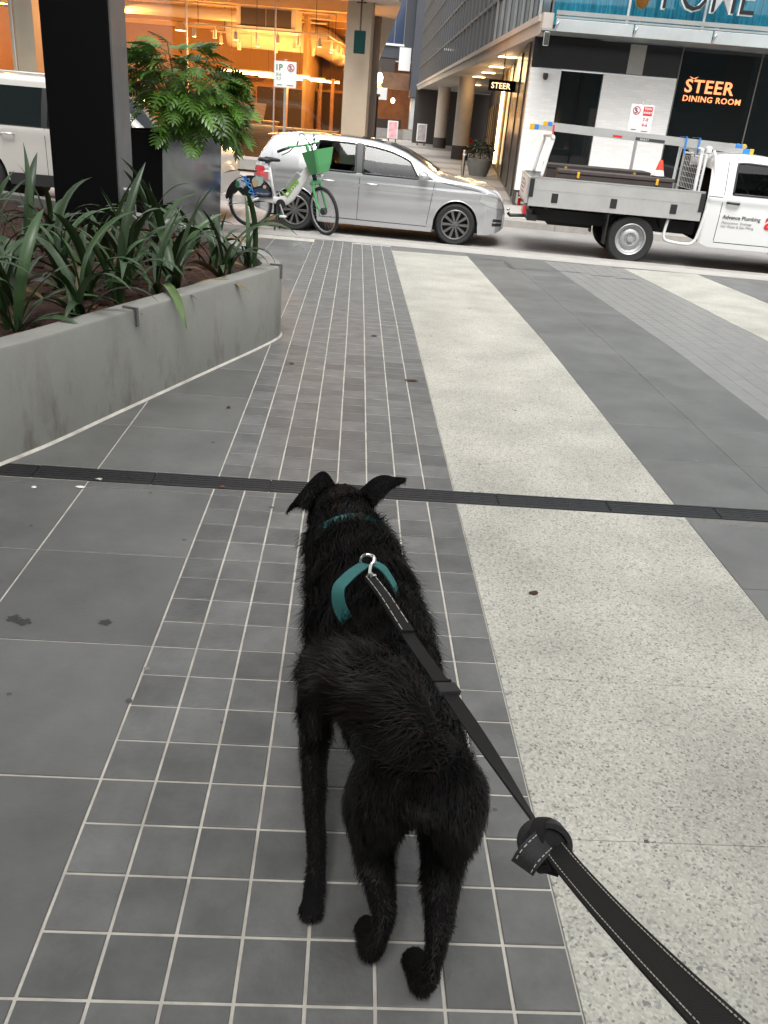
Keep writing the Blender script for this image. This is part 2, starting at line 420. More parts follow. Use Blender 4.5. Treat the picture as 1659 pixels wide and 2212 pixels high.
# footpath strip along the kerb and the kerb stones
fp = B()
xs = np.arange(-14, 14.01, 1.0)
for i, (a, b_) in enumerate(zip(xs[:-1], xs[1:])):
    pass
path = B()
for a, b_ in zip(xs[:-1], xs[1:]):
    path.add([(a, PATH_EDGE(a), zg(PATH_EDGE(a))+.001), (b_, PATH_EDGE(b_), zg(PATH_EDGE(b_))+.001), (b_, kerb_y(b_)-.3, zg(kerb_y(b_)-.3)+.001), (a, kerb_y(a)-.3, zg(kerb_y(a)-.3)+.001)], [(0, 1, 2, 3)])
path_o = struct(path.build('kerbside_path', 'footpath', fix=False))
kerb = bpy.data.objects.new('kerb', None); C.objects.link(kerb); struct(kerb)
for a in np.arange(-12, 12, 1.2):
    q = B(); a0, a1 = a+.004, a+1.196
    zt0, zt1 = zg(kerb_y(a0))+.004, zg(kerb_y(a1))+.004
    vs = []
    for x, zt in ((a0, zt0), (a1, zt1)):
        y = kerb_y(x); vs += [(x, y-.298, ROAD_Z-.05), (x, y-.298, zt+.004), (x, y-.03, zt), (x, y-.008, zt-.012), (x, y, zt-.035), (x, y+.012, ROAD_Z-.05)]
    q.add(vs, [(i, i+1, i+7, i+6) for i in range(5)]+[(0, 1, 2, 3, 4, 5), (11, 10, 9, 8, 7, 6)])
    q.build('kerb_stone', 'kerb', kerb)
# drain: slotted steel grates in a row across the plaza
def grate_mesh(L_):
    b = B(); w = DR1-DR0-.012
    for s in (0, 1): b.box(-L_/2, L_/2, -w/2+s*(w-.008), -w/2+s*(w-.008)+.008, -.02, .001)
    nb = 5
    for k in range(nb):
        y = -w/2+.018+k*(w-.036)/(nb-1); b.box(-L_/2+.004, L_/2-.004, y-.0075, y+.0075, -.015, 0)
    for x in np.arange(-L_/2+.003, L_/2+.001, (L_-.006)/8): b.box(x-.006, x+.006, -w/2+.008, w/2-.008, -.018, -.002)
    return b.mesh('grate', 'grate', fix=False)
drain = thing('drain_channel', 'long black slotted steel drain crossing the whole paving in front of the dog', 'drain', (0, (DR0+DR1)/2, 0))
gm = grate_mesh(.5); pit = B().box(-5, 7, DR0-.0, DR1+.0, -.06, -.019).build('channel', 'dark', drain); pit.location.y = -(DR0+DR1)/2
for k in range(18): link('grate', gm, drain, (-4.06+k*.503-.01, 0, 0))
M['bark_leaf'] = mat('bark_leaf', (.16, .05, .03), .8)
# litter and marks
for (x, y, sx, sy, m_) in ((-1.02, 3.30, .018, .013, 'thread'), (-.9, 3.34, .01, .008, 'soil'), (-1.07, 3.21, .022, .012, 'white'), (-.50, 3.30, .016, .012, 'bark_leaf'), (-1.25, 3.18, .012, .01, 'white'),
                           (.42, 5.1, .05, .018, 'soil'), (-.62, 4.35, .012, .02, 'soil'), (.72, 2.55, .02, .014, 'soil'), (.2, 6.2, .03, .02, 'soil'), (-.35, 5.3, .02, .02, 'soil')):
    b = B(); n_ = 7; a0 = random.random()
    ring = [(sx*math.cos(a0+2*math.pi*i/n_)*random.uniform(.7, 1.1), sy*math.sin(a0+2*math.pi*i/n_)*random.uniform(.7, 1.1), .001+random.uniform(0, .006)) for i in range(n_)]
    b.add(ring+[(0, 0, .009)], [(i, (i+1) % n_, n_) for i in range(n_)])
    o = b.build('fallen_leaf', m_, None); o.location = (x, y, zg(y)+.001); stuff(o)
# dark damp spots and repaired cracks on the paving (thin stains with their own shape)
M['stain'] = mat('stain', (.035, .035, .034), .5)
M['tar'] = mat('tar', (.07, .068, .065), .5)
def stain(x, y, rx, ry, m_='stain', seed=0):
    r_ = random.Random(seed); n_ = 16; ph = r_.random()*6
    pts = [(rx*math.cos(2*math.pi*i/n_)*(1+.3*math.sin(3*i+ph)), ry*math.sin(2*math.pi*i/n_)*(1+.3*math.cos(2*i+ph)), 0) for i in range(n_)]
    o = B().add(pts, [tuple(range(n_))]).build('ground_stain', m_, plaza, fix=False); o.location = (x, y, zg(y)+.0012); o.rotation_euler = slope_rot(y); stuff(o)
for i, (x, y, rx, ry) in enumerate(((-.98, 2.22, .02, .02), (-.945, 2.205, .022, .018), (-.70, 2.225, .02, .016), (-.83, 1.22, .05, .03), (-.78, 1.27, .04, .02))): stain(x, y, rx, ry, 'stain', i)
for i, (x, y, rx, ry) in enumerate(((2.0, 10.9, .035, .35), (2.2, 10.62, .25, .03), (2.75, 10.7, .22, .03), (3.15, 10.55, .16, .03), (3.4, 10.45, .15, .03), (1.85, 11.3, .2, .04))): stain(x, y, rx, ry, 'tar', 20+i)

# trodden chewing gum and scuffs
M['gum'] = mat('gum', (.075, .074, .07), .7); M['scuff'] = mat('scuff', (.24, .235, .22), .7)
rg_ = random.Random(31)
for i in range(46):
    x, y = rg_.uniform(-1.3, 2.4), 1.0+8.5*rg_.random()**1.4
    if in_planter(x, y) or abs(y-3.35) < .1 or (X1-.03 < x < X1+.03): continue
    r_ = rg_.uniform(.004, .011); stain(x, y, r_*rg_.uniform(.8, 1.3), r_, 'scuff' if i % 3 == 0 and not X1 < x < X2 else 'gum', 60+i)
# ------------------------------------------------------------------ road, far footpath, alley paving
def street_sheet(name, d0, d1, z, m_, x0=-40, x1=40):
    b = B(); xs_ = np.linspace(x0, x1, 9)
    for a, c in zip(xs_[:-1], xs_[1:]): b.add([sp(a, d0, z), sp(c, d0, z), sp(c, d1, z), sp(a, d1, z)], [(0, 1, 2, 3)])
    return struct(b.build(name, m_, fix=False))
struct(B().add([(-250, -120, ROAD_Z-.02), (250, -120, ROAD_Z-.02), (250, 300, ROAD_Z-.02), (-250, 300, ROAD_Z-.02)], [(0, 1, 2, 3)]).build('ground', 'footpath_dark', fix=False))
street_sheet('road', -.0, 4.95, ROAD_Z, 'asphalt')
street_sheet('road_gutter', .015, .42, ROAD_Z+.004, 'footpath')
far_kerb = bpy.data.objects.new('far_kerb', None); C.objects.link(far_kerb); struct(far_kerb)
for a in np.arange(-14, 16, 1.5):
    q = B(); vs = []
    for x in (a+.004, a+1.496): vs += [sp(x, 4.9, ROAD_Z-.05), sp(x, 4.92, FAR_Z-.01), sp(x, 4.95, FAR_Z+.004), sp(x, 5.25, FAR_Z+.004), sp(x, 5.25, ROAD_Z-.05)]
    q.add(vs, [(i, i+1, i+6, i+5) for i in range(4)]+[(4, 3, 2, 1, 0), (5, 6, 7, 8, 9)]); q.build('kerb_stone', 'kerb', far_kerb)
street_sheet('far_footpath', 5.25, 60, FAR_Z, 'footpath')
# broad pavers on the far footpath and up the alley, alternating pale and dark bands
fpave = B(); 
alley = bpy.data.objects.new('alley_paving', None); C.objects.link(alley); struct(alley)
k = 0
d = 5.28
while d < 46:
    l = 1.5 if d < 30 else 4
    dark_ = (k % 3 == 2)
    for x in np.arange(-1.5, 9, 1.75):
        vs = [sp(x+.01, d+.01, FAR_Z+.006), sp(x+1.74, d+.01, FAR_Z+.006), sp(x+1.74, d+l-.01, FAR_Z+.006), sp(x+.01, d+l-.01, FAR_Z+.006)]
        B().add(vs+[v-Vector((0, 0, .02)) for v in vs], [(0, 1, 2, 3), (4, 5, 1, 0), (5, 6, 2, 1), (6, 7, 3, 2), (7, 4, 0, 3)]).build('paver', 'footpath_dark' if dark_ else 'footpath', alley, fix=False)
    d += l; k += 1
# ------------------------------------------------------------------ curved concrete planter, its soil and plants
outer = [(-3.6, 1.6), (-2.6, 1.9), (-1.95, 2.55), (-1.44, 3.45), (-1.16, 4.15), (-.88, 4.88), (-.64, 5.5), (-.52, 5.84), (-.485, 6.0), (-.50, 6.14), (-.60, 6.42), (-.80, 6.85), (-1.1, 7.3), (-1.6, 7.9), (-2.3, 8.5), (-3.6, 9.2)]
cv = [Vector((p.x, p.y, 0)) for p in catmull([(x, y, 0) for x, y in outer], 4)]
def offset(path, d):
    out = []
    for i, p in enumerate(path):
        t = (path[min(i+1, len(path)-1)]-path[max(i-1, 0)]).normalized(); out.append(p+Vector((-t.y, t.x, 0))*d)
    return out
inner_c = offset(cv, .15)
PH = .5
pl = thing('planter_wall', 'curved grey concrete planter wall, weathered, with strappy plants growing in it', 'planter')
b = B(); prof = []
for o_, i_ in zip(cv, inner_c):
    n_ = (i_-o_).normalized(); z0 = zg(o_.y)
    prof.append([o_+Vector((0, 0, z0-.02)), o_+n_*.004+Vector((0, 0, PH-.014)), o_+n_*.010+Vector((0, 0, PH-.003)), o_+n_*.02+Vector((0, 0, PH)), i_-n_*.02+Vector((0, 0, PH)), i_-n_*.008+Vector((0, 0, PH-.006)), i_+Vector((0, 0, .2))])
K = 7
b.add([v for r in prof for v in r], [(i*K+j, (i+1)*K+j, (i+1)*K+j+1, i*K+j+1) for i in range(len(prof)-1) for j in range(K-1)])
# weathered render: runs of grime on the face
mc = mat('planter_concrete', (.285, .285, .258), .8, noise=.2, nscale=1.6, bump=.1, bscale=60, world=True, ndetail=10)
n = mc.node_tree; L = n.links; bs = n.nodes['Principled BSDF']
g = n.nodes.new('ShaderNodeNewGeometry'); mp = n.nodes.new('ShaderNodeMapping'); mp.inputs['Scale'].default_value = (2.4, 2.4, .8); L.new(g.outputs['Position'], mp.inputs[0])
tn = n.nodes.new('ShaderNodeTexNoise'); tn.inputs['Scale'].default_value = 2.2; tn.inputs['Detail'].default_value = 8; tn.inputs['Roughness'].default_value = .7; L.new(mp.outputs[0], tn.inputs['Vector'])
mr = n.nodes.new('ShaderNodeMapRange'); mr.inputs[1].default_value = .48; mr.inputs[2].default_value = .72; L.new(tn.outputs['Fac'], mr.inputs[0])
sx = n.nodes.new('ShaderNodeSeparateXYZ'); L.new(g.outputs['Position'], sx.inputs[0])
mz = n.nodes.new('ShaderNodeMapRange'); mz.inputs[1].default_value = .5; mz.inputs[2].default_value = .03; mz.inputs[3].default_value = .12; mz.inputs[4].default_value = 1.0; L.new(sx.outputs['Z'], mz.inputs[0])
mm = n.nodes.new('ShaderNodeMath'); mm.operation = 'MULTIPLY'; L.new(mr.outputs[0], mm.inputs[0]); L.new(mz.outputs[0], mm.inputs[1])
mx = n.nodes.new('ShaderNodeMix'); mx.data_type = 'RGBA'; mx.inputs[7].default_value = (.095, .078, .05, 1)
src = bs.inputs['Base Color'].links[0].from_socket; L.new(src, mx.inputs[6]); L.new(mm.outputs[0], mx.inputs[0]); L.new(mx.outputs[2], bs.inputs['Base Color'])
M['planter_concrete'] = mc
b.build('wall', 'planter_concrete', pl, smooth=40)
# grout bead at the foot of the wall
b = B(); fo = offset(cv, -.012)
b.add([v for o_, f_ in zip(cv, fo) for v in ((o_.x, o_.y, zg(o_.y)+.012), (f_.x, f_.y, zg(o_.y)+.001))], [(2*i, 2*i+1, 2*i+3, 2*i+2) for i in range(len(cv)-1)])
b.build('sealant_bead', 'grout', pl)
# skate stops: bent steel straps over the rim
def skate_stop(p, t):
    n_ = Vector((-t.y, t.x, 0)).normalized(); t = Vector((t.x, t.y, 0)).normalized()
    b = B()
    pr = [(.075, PH-.001), (.075, PH+.012), (-.012, PH+.012), (-.012, PH-.085), (0, PH-.085), (0, PH-.001)]
    vs = []
    for s in (-.008, .008): vs += [p+n_*a+t*s+Vector((0, 0, z)) for a, z in pr]
    b.add(vs, [(5, 4, 3, 2, 1, 0), (6, 7, 8, 9, 10, 11)]+[(i, (i+1) % 6, 6+(i+1) % 6, 6+i) for i in range(6)])
    b.build('skate_stop', 'grey_steel', pl)
def near_path(y):
    i = min(range(len(cv)-1), key=lambda k: abs(cv[k].y-y)); return cv[i], cv[i+1]-cv[i]
skate_stop(*near_path(4.36)); skate_stop(*near_path(5.98)); skate_stop(*near_path(2.9))
# soil
def inside(x, y):
    poly = [(v.x, v.y) for v in inner_c]; c_ = False; j = len(poly)-1
    for i in range(len(poly)):
        xi, yi = poly[i]; xj, yj = poly[j]
        if (yi > y) != (yj > y) and x < (xj-xi)*(y-yi)/(yj-yi)+xi: c_ = not c_
        j = i
    return c_
b = B(); nx, ny = 60, 110
def sz(x, y): return .425+.025*math.sin(7*x+3*y)*math.cos(5*y-2*x)+.012*math.sin(31*x)*math.cos(27*y)
gx = np.linspace(-3.6, -.45, nx); gy = np.linspace(1.7, 9.1, ny)
idx = {}
vs = []; fs = []
for i in range(nx-1):
    for j in range(ny-1):
        if not all(inside(gx[a], gy[c]) for a in (i, i+1) for c in (j, j+1)): 
            # let the soil run a little under the rim
            if not any(inside(gx[a], gy[c]) for a in (i, i+1) for c in (j, j+1)): continue
        f_ = []
        for a, c in ((i, j), (i+1, j), (i+1, j+1), (i, j+1)):
            if (a, c) not in idx: idx[(a, c)] = len(vs); vs.append((gx[a], gy[c], sz(gx[a], gy[c])+random.uniform(-.008, .008)))
            f_.append(idx[(a, c)])
        fs.append(tuple(f_))
b.add(vs, fs); b.build('soil', 'soil', pl, smooth=True)
# bark chips
b = B()
for k in range(1500):
    x, y = random.uniform(-3.2, -.6), random.uniform(2.2, 8.6)
    if not inside(x, y): continue
    k4 = Matrix.Translation((x, y, sz(x, y)+.006)) @ Euler((random.uniform(-.5, .5), random.uniform(-.5, .5), random.uniform(0, 6.3))).to_matrix().to_4x4()
    a, c = random.uniform(.008, .028), random.uniform(.004, .011); b.box(-a, a, -c, c, -.002, .003, k4)
M['bark'] = mat('bark', (.13, .055, .03), .9, noise=.6, nscale=25, world=True)
stuff(b.build('bark_mulch', 'bark', pl, fix=False))
# strappy leaves: six curved shapes, each leaf an object sharing its mesh
M['leaf_old'] = mat('leaf_old', (.085, .095, .03), .5, noise=.5, nscale=5, rand=.4, col2=(.16, .10, .04))
def strap_leaf(L_, w, bend, curl, twist, m_='leaf_dark'):
    b = B(); nn = 12; P = Vector((0, 0, 0)); a = R(90)-curl
    rows_ = []
    for i in range(nn+1):
        t = i/nn; ww = w*(min(1, .45+t*2.2))*(1-max(0, (t-.6)/.4)**2.0)*.5+.0008
        ang = a-bend*t**1.5
        s = Vector((0, 1, 0)); u = Vector((math.cos(ang), 0, math.sin(ang))); n_ = Vector((-math.sin(ang), 0, math.cos(ang)))
        tw = twist*t; sd = s*math.cos(tw)+n_*math.sin(tw); nd = n_*math.cos(tw)-s*math.sin(tw)
        rows_.append([P-sd*ww+nd*ww*.28, P-sd*ww*.5+nd*ww*.08, P.copy(), P+sd*ww*.5+nd*ww*.08, P+sd*ww+nd*ww*.28]); P = P+u*(L_/nn)
    b.add([v for r in rows_ for v in r], [(i*5+j, i*5+5+j, i*5+6+j, i*5+1+j) for i in range(nn) for j in range(4)])
    return b.mesh('strap_leaf', m_, smooth=True, fix=False)
leaves = [strap_leaf(.74, .056, 1.5, .18, .3), strap_leaf(.66, .06, 1.9, .25, -.5), strap_leaf(.82, .052, 2.3, .22, .25), strap_leaf(.60, .056, 1.0, .42, .5),
          strap_leaf(.70, .058, 2.1, .5, -.35), strap_leaf(.52, .042, 1.3, .85, .3), strap_leaf(.78, .054, .8, .10, .6), strap_leaf(.62, .046, 2.7, .35, .3), strap_leaf(.46, .04, .9, 1.15, -.3), strap_leaf(.68, .05, 1.2, .7, .4), strap_leaf(.64, .05, 2.2, .3, .4, 'leaf_old'), strap_leaf(.5, .045, 1.4, 1.0, .5, 'leaf_old')]
spots = [(-1.35, 4.3), (-1.62, 4.05), (-1.25, 4.75), (-1.05, 5.15), (-1.5, 4.7), (-1.8, 4.5), (-.88, 5.75), (-1.1, 5.6), (-1.4, 5.25), (-1.75, 5.1), (-2.05, 4.9), (-.82, 6.15), (-1.05, 6.2),
         (-1.3, 5.9), (-1.6, 5.65), (-2.0, 5.5), (-2.35, 5.3), (-.95, 6.55), (-1.25, 6.5), (-1.6, 6.2), (-2.0, 6.05), (-2.4, 5.9), (-1.2, 6.95), (-1.5, 6.8), (-1.9, 6.6), (-2.5, 6.45), (-1.62, 7.25),
         (-1.8, 3.75), (-2.05, 4.2), (-2.75, 6.1), (-2.4, 6.9), (-2.9, 6.7)]
spots = [(x+random.uniform(-.09, .09), y+random.uniform(-.09, .09)) for x, y in spots]
where = ['left end of planter', 'middle of planter', 'right tip of planter']
ORD = ['first', 'second', 'third', 'fourth', 'fifth', 'sixth', 'seventh', 'eighth', 'ninth', 'tenth', 'eleventh', 'twelfth', 'thirteenth', 'fourteenth', 'fifteenth', 'sixteenth', 'seventeenth', 'eighteenth']
spots = [p for i_, p in enumerate(spots) if inside(*p) and not (p[1] > 6.3 and i_ % 2)]
def band_of(p):
    d_ = min((Vector((p[0], p[1], 0))-c_).length for c_ in cv if c_.y < 6.05)
    return 0 if d_ < .42 else 1 if d_ < .85 else 2
spots.sort(key=lambda p: (band_of(p), -p[1]))
cnt_ = [0, 0, 0]
for k, (x, y) in enumerate(spots):
    bo = band_of((x, y)); cnt_[bo] += 1
    pos = '%s from the rounded tip in the %s' % (ORD[cnt_[bo]-1], ['row along the front rim', 'middle row of the planter', 'back row of the planter'][bo])
    t = thing('strap_leaf_plant', 'dark strappy plant, '+pos, 'plant', (x, y, sz(x, y)-.01), random.uniform(0, 6.3), 'strappy plants in the planter')
    nl = random.randint(10, 15)
    for i in range(nl):
        s = random.uniform(.55, 1.05)*(.78 if y > 6.0 else 1)
        o = link('leaf', random.choices(leaves, [10]*10+[3, 4])[0], t, (random.uniform(-.03, .03), random.uniform(-.03, .03), 0), (random.uniform(-.22, .22), random.uniform(-.3, .1), i*2.4+random.uniform(-.6, .6)))
        o.scale = (s, s*random.uniform(.8, 1.1), s)
# the single leaf that hangs over the wall
t = thing('drooping_plant', 'low plant with one long glossy leaf drooping over the planter rim', 'plant', (-1.12, 4.98, .44))
P = [(0, 0, 0), (.03, -.06, .07), (.10, -.20, .105), (.18, -.34, .06), (.26, -.50, -.06)]
pp = catmull(P, 5); b = B(); rws = []
for i, p in enumerate(pp):
    tt = i/(len(pp)-1); ww = .024*min(1, .4+2*tt)*(1-max(0, (tt-.7)/.3)**2)+.001; sdv = Vector((.85, .5, .1)).normalized()
    rws.append([p-sdv*ww+Vector((0, 0, .006)), p, p+sdv*ww+Vector((0, 0, .006))])
b.add([v for r in rws for v in r], [(i*3+j, i*3+3+j, i*3+4+j, i*3+1+j) for i in range(len(rws)-1) for j in range(2)])
M['leaf_mid'] = mat('leaf_mid', (.05, .11, .022), .33, noise=.4, nscale=6, coat=.2, col2=(.10, .15, .04))
b.build('leaf', 'leaf_mid', t, smooth=True, fix=False)
for i in range(7):
    o = link('leaf', random.choice(leaves), t, (0, 0, 0), (0, 0, i*2.4)); o.scale = (.7,)*3
# thin dry stalks at the left
t = thing('dry_stalks', 'thin wiry dry stalks standing in the planter against the pale vehicle', 'plant', (-2.35, 6.0, .42))
for i in range(9):
    a = random.uniform(0, 6.3); l = random.uniform(.3, .5); x = random.uniform(-.25, .25)
    B().tube(catmull([(x, random.uniform(-.1, .1), 0), (x+.05*math.cos(a), .05*math.sin(a), l*.5), (x+.16*math.cos(a), .16*math.sin(a), l)], 4), .0022, 4).build('stalk', 'bark', t)
# garden light post
t = thing('garden_bollard', 'short square stainless steel garden light post among strappy leaves', 'bollard', (-1.92, 7.62, .35), R(20))
B().cbox(-.045, .045, -.045, .045, 0, .40, .004).build('post', 'steel', t)
B().cbox(-.052, .052, -.052, .052, .40, .418, .003).build('cap', 'alu', t)
B().box(-.035, .035, -.047, -.0455, .27, .38).build('lens', 'dark', t)

# ------------------------------------------------------------------ black steel column
t = thing('column', 'tall square black steel column rising out of the planter', 'column', (-2.33, 7.62, .25))
B().cbox(-.22, .31, 0, .5, 0, 8.33, .006).build('shaft', 'black_paint', t)
B().box(.312, .325, .012, .488, 0, 8.33).build('side_plate', 'grey_steel', t)
B().cbox(-.27, .38, -.05, .55, -.02, .02, .006).build('base_plate', 'black_paint', t)

# ------------------------------------------------------------------ square black tub with philodendron
BX, BY = -2.35, 10.95
tub = thing('planter_tub', 'large oblong black planter tub with polished grey side behind the column', 'planter', (BX, BY, zg(11)-.0), R(74))
M['tub'] = mat('tub', (.42, .42, .43), .2, metal=.9, noise=.25, nscale=4)
w = 1.7; w2_ = .80; tp = .06
b = B()
b.add([(0+tp*.4, 0+tp*.4, 0), (w-tp*.4, tp*.4, 0), (w-tp*.4, w2_-tp*.4, 0), (tp*.4, w2_-tp*.4, 0), (0, 0, 1.2), (w, 0, 1.2), (w, w2_, 1.2), (0, w2_, 1.2), (.05, .05, 1.2), (w-.05, .05, 1.2), (w-.05, w2_-.05, 1.2), (.05, w2_-.05, 1.2), (.05, .05, 1.05), (w-.05, .05, 1.05), (w-.05, w2_-.05, 1.05), (.05, w2_-.05, 1.05)],
      [(3, 2, 1, 0), (0, 1, 5, 4), (1, 2, 6, 5), (2, 3, 7, 6), (3, 0, 4, 7), (4, 5, 9, 8), (5, 6, 10, 9), (6, 7, 11, 10), (7, 4, 8, 11), (8, 9, 13, 12), (9, 10, 14, 13), (10, 11, 15, 14), (11, 8, 12, 15)])
b.build('tub_body', 'black_paint', tub)
B().add([(.02, tp*.4-.004, .01), (w-.02, tp*.4-.004, .01), (w-.012, -.004, 1.19), (.012, -.004, 1.19), (.02, tp*.4-.001, .01), (w-.02, tp*.4-.001, .01), (w-.012, -.001, 1.19), (.012, -.001, 1.19)], [(0, 1, 2, 3), (7, 6, 5, 4), (0, 4, 5, 1), (1, 5, 6, 2), (2, 6, 7, 3), (3, 7, 4, 0)]).build('side_panel', 'tub', tub)
B().box(.055, w-.055, .055, w2_-.055, 1.0, 1.10).build('soil', 'soil', tub)
def lobed_leaf(L_, wd, nl=8, droop=.5):
    """philodendron blade: broad, deeply cut into curved finger lobes on both sides of the midrib"""
    b = B()
    def mid(t): return Vector((L_*t, 0, .06*L_*math.sin(math.pi*t)-droop*L_*t*t*.5))
    for i in range(nl):
        t0 = .02+.90*i/nl; t1 = t0+.86/nl
        ln = wd*(.42+.62*math.sin(math.pi*min(1, t0*.8+.22)))*.72
        for s in (-1, 1):
            p0, p1 = mid(t0), mid(t1); fwd = -.35+1.5*t0; d = Vector((fwd, s*1.0, .10)).normalized(); d2 = Vector((fwd+.5, s*.9, -.35)).normalized()
            q = (p0+p1)/2; m1 = q+d*ln*.5; m2 = m1+d2*ln*.32; tip = m2+d2*ln*.26; hw = (p1-p0).length*.60
            ax = Vector((1, -s*.3, 0)).normalized()
            vs = [p0, p1, m1-ax*hw*.85, m1+ax*hw*.85, m2-ax*hw*.7, m2+ax*hw*.7, tip]
            f_ = [(0, 1, 3, 2), (2, 3, 5, 4), (4, 5, 6)]
            b.add(vs, f_ if s > 0 else [tuple(reversed(g_)) for g_ in f_])
    t_ = mid(.92); b.add([t_-Vector((0, .028, 0)), t_+Vector((0, .028, 0)), mid(1.12)], [(0, 2, 1)])
    return b.mesh('lobed_leaf', 'leaf_fern', fix=False, smooth=True)
ll = [lobed_leaf(.34, .27, 7, .5), lobed_leaf(.30, .25, 7, .9), lobed_leaf(.38, .28, 8, .35), lobed_leaf(.32, .26, 7, 1.2)]
ph = thing('philodendron', 'bushy bright green philodendron with deeply lobed leaves in the black tub', 'plant', (BX, BY, zg(11)+1.1), 0)
tx, ty = .06, .72
r2 = random.Random(5)
for k in range(300):
    az = r2.uniform(0, 2*math.pi); el = math.asin(r2.uniform(-.62, .99)); rad = r2.uniform(.80, 1.0) if k < 190 else r2.uniform(.45, .8)
    px = tx+.05+math.cos(az)*math.cos(el)*rad*.80; py = ty-.05+math.sin(az)*math.cos(el)*rad*.68; pz = .46+math.sin(el)*rad*(.66 if el > 0 else .70)
    if el < 0 and math.cos(az-R(-50)) < .1: continue
    o = link('leaf', ll[k % 4], ph, (px, py, pz), (r2.uniform(-.5, .5), r2.uniform(.25, .8)-el*.75, az+r2.uniform(-.5, .5)))
    s = r2.uniform(.55, .88); o.scale = (s,)*3
    if k % 2 == 0:
        B().tube(catmull([(tx+.14*math.cos(az), ty+.14*math.sin(az), -.05), (tx+(px-tx)*.45, ty+(py-ty)*.45, max(.12, pz*.5+.10)), (px, py, pz)], 4), .006, 5).build('leaf_stalk', 'stem', ph, fix=False)
# a second smaller steel-faced tub edge: concrete plinth under the tub
# ------------------------------------------------------------------ vehicles
class Shell:
    """car body: side outline top(x)/bot(x), half width hw(x, z); local x runs from the tail to the nose"""
    def __init__(s, top, bot, plan, belt, roof, tumble, arches, crease=None, edge=.05, crown=.05):
        s.tp, s.bt, s.pl, s.belt, s.roof, s.tumble, s.arch, s.crease, s.edge, s.crown = top, bot, plan, belt, roof, tumble, arches, crease, edge, crown
        ts = [p[0] for p in top]; s.x0, s.x1 = ts[0], ts[-1]
        # smooth the polyline outline a little
        gx = np.linspace(s.x0, s.x1, 400); gz = np.interp(gx, ts, [p[1] for p in top])
        k = np.ones(9)/9; gp = np.pad(gz, 4, mode='edge'); s.gx, s.gz = gx, np.convolve(gp, k, 'valid')
        s.gz[:4] = gz[:4]; s.gz[-4:] = gz[-4:]
    def top(s, x): return float(np.interp(x, s.gx, s.gz))
    def bot(s, x):
        z = interp(x, s.bt)
        for ax, az, r in s.arch:
            if abs(x-ax) < r: z = max(z, az+math.sqrt(r*r-(x-ax)**2))
        return z
    def hw(s, x, z):
        w = interp(x, s.pl); t = (z-s.belt)/(s.roof-s.belt)
        if t > 0: w -= s.tumble*min(t, 1.15)**1.15
        else: w -= .045*min(1, (s.belt-z)/(s.belt-.2))**2
        if s.crease: w += .014*math.exp(-((z-s.crease)/.035)**2)-.006*math.exp(-((z-s.crease+.1)/.06)**2)
        d = s.top(x)-z
        if d < s.edge: w -= s.edge*(1-math.sqrt(max(0, 1-(1-max(d, 0)/s.edge)**2)))*.8
        return max(w, .05)
    def build(s, name, m, parent, holes=()):
        def inpoly(x, z):
            for poly in holes:
                c_ = False; j = len(poly)-1
                for i in range(len(poly)):
                    (xi, yi), (xj, yj) = poly[i], poly[j]
                    if (yi > z) != (yj > z) and x < (xj-xi)*(z-yi)/(yj-yi)+xi: c_ = not c_
                    j = i
                if c_: return True
            return False
        xs = set(np.linspace(s.x0, s.x1, 220 if holes else 90))
        for ax, az, r in s.arch:
            for a in np.linspace(0, math.pi, 25): xs.add(ax+r*math.cos(a)*.9999)
        xs = sorted(xs); nv = 48 if holes else 20; b = B()
        vv = [1-(1-j/nv)**1.5 for j in range(nv+1)]
        for sg in (1, -1):
            g = []
            for x in xs:
                zb, zt = s.bot(x), s.top(x); zb = min(zb, zt-.02)
                g.append([(x, sg*s.hw(x, lerp(zb, zt, v)), lerp(zb, zt, v)) for v in vv])
            ins = [[inpoly(p[0], p[2]) for p in c] for c in g] if holes else None
            b.add([p for c in g for p in c], [(i*(nv+1)+j, (i+1)*(nv+1)+j, (i+1)*(nv+1)+j+1, i*(nv+1)+j+1) for i in range(len(xs)-1) for j in range(nv)
                                              if not (holes and ins[i][j] and ins[i+1][j] and ins[i][j+1] and ins[i+1][j+1])])
        ny = 14; g = []
        for x in xs:
            zt = s.top(x); w = s.hw(x, zt); g.append([(x, lerp(-w, w, j/ny), zt+s.crown*(w/.6)*(1-(2*j/ny-1)**2)*.6) for j in range(ny+1)])
        b.add([p for c in g for p in c], [(i*(ny+1)+j, (i+1)*(ny+1)+j, (i+1)*(ny+1)+j+1, i*(ny+1)+j+1) for i in range(len(xs)-1) for j in range(ny)])
        for x in (s.x0, s.x1):
            zb, zt = s.bot(x), s.top(x); vs = []
            for j in range(9): z = lerp(zb, zt, j/8); w = s.hw(x, z); vs += [(x, -w, z), (x, w, z)]
            b.add(vs, [(2*j, 2*j+1, 2*j+3, 2*j+2) for j in range(8)])
        return b.build(name, m, parent, smooth=42, merge=.0015)
    def panel(s, name, m, parent, lo, hi, off=.004, nx=20, nz=8, sides=(-1, 1), lab=None, smooth=True):
        """patch lying on the side between two outlines lo, hi = [(x, z)...] sampled at the same parameter"""
        out = None
        for sg in sides:
            def fn(u, v):
                a = (np.interp(u, np.linspace(0, 1, len(lo)), [p[0] for p in lo]), np.interp(u, np.linspace(0, 1, len(lo)), [p[1] for p in lo]))
                c = (np.interp(u, np.linspace(0, 1, len(hi)), [p[0] for p in hi]), np.interp(u, np.linspace(0, 1, len(hi)), [p[1] for p in hi]))
                x, z = lerp(a[0], c[0], v), lerp(a[1], c[1], v); return (x, sg*(s.hw(x, z)+off), z)
            out = B().grid(fn, nx, nz).build(name, m, parent, smooth=smooth)
        return out
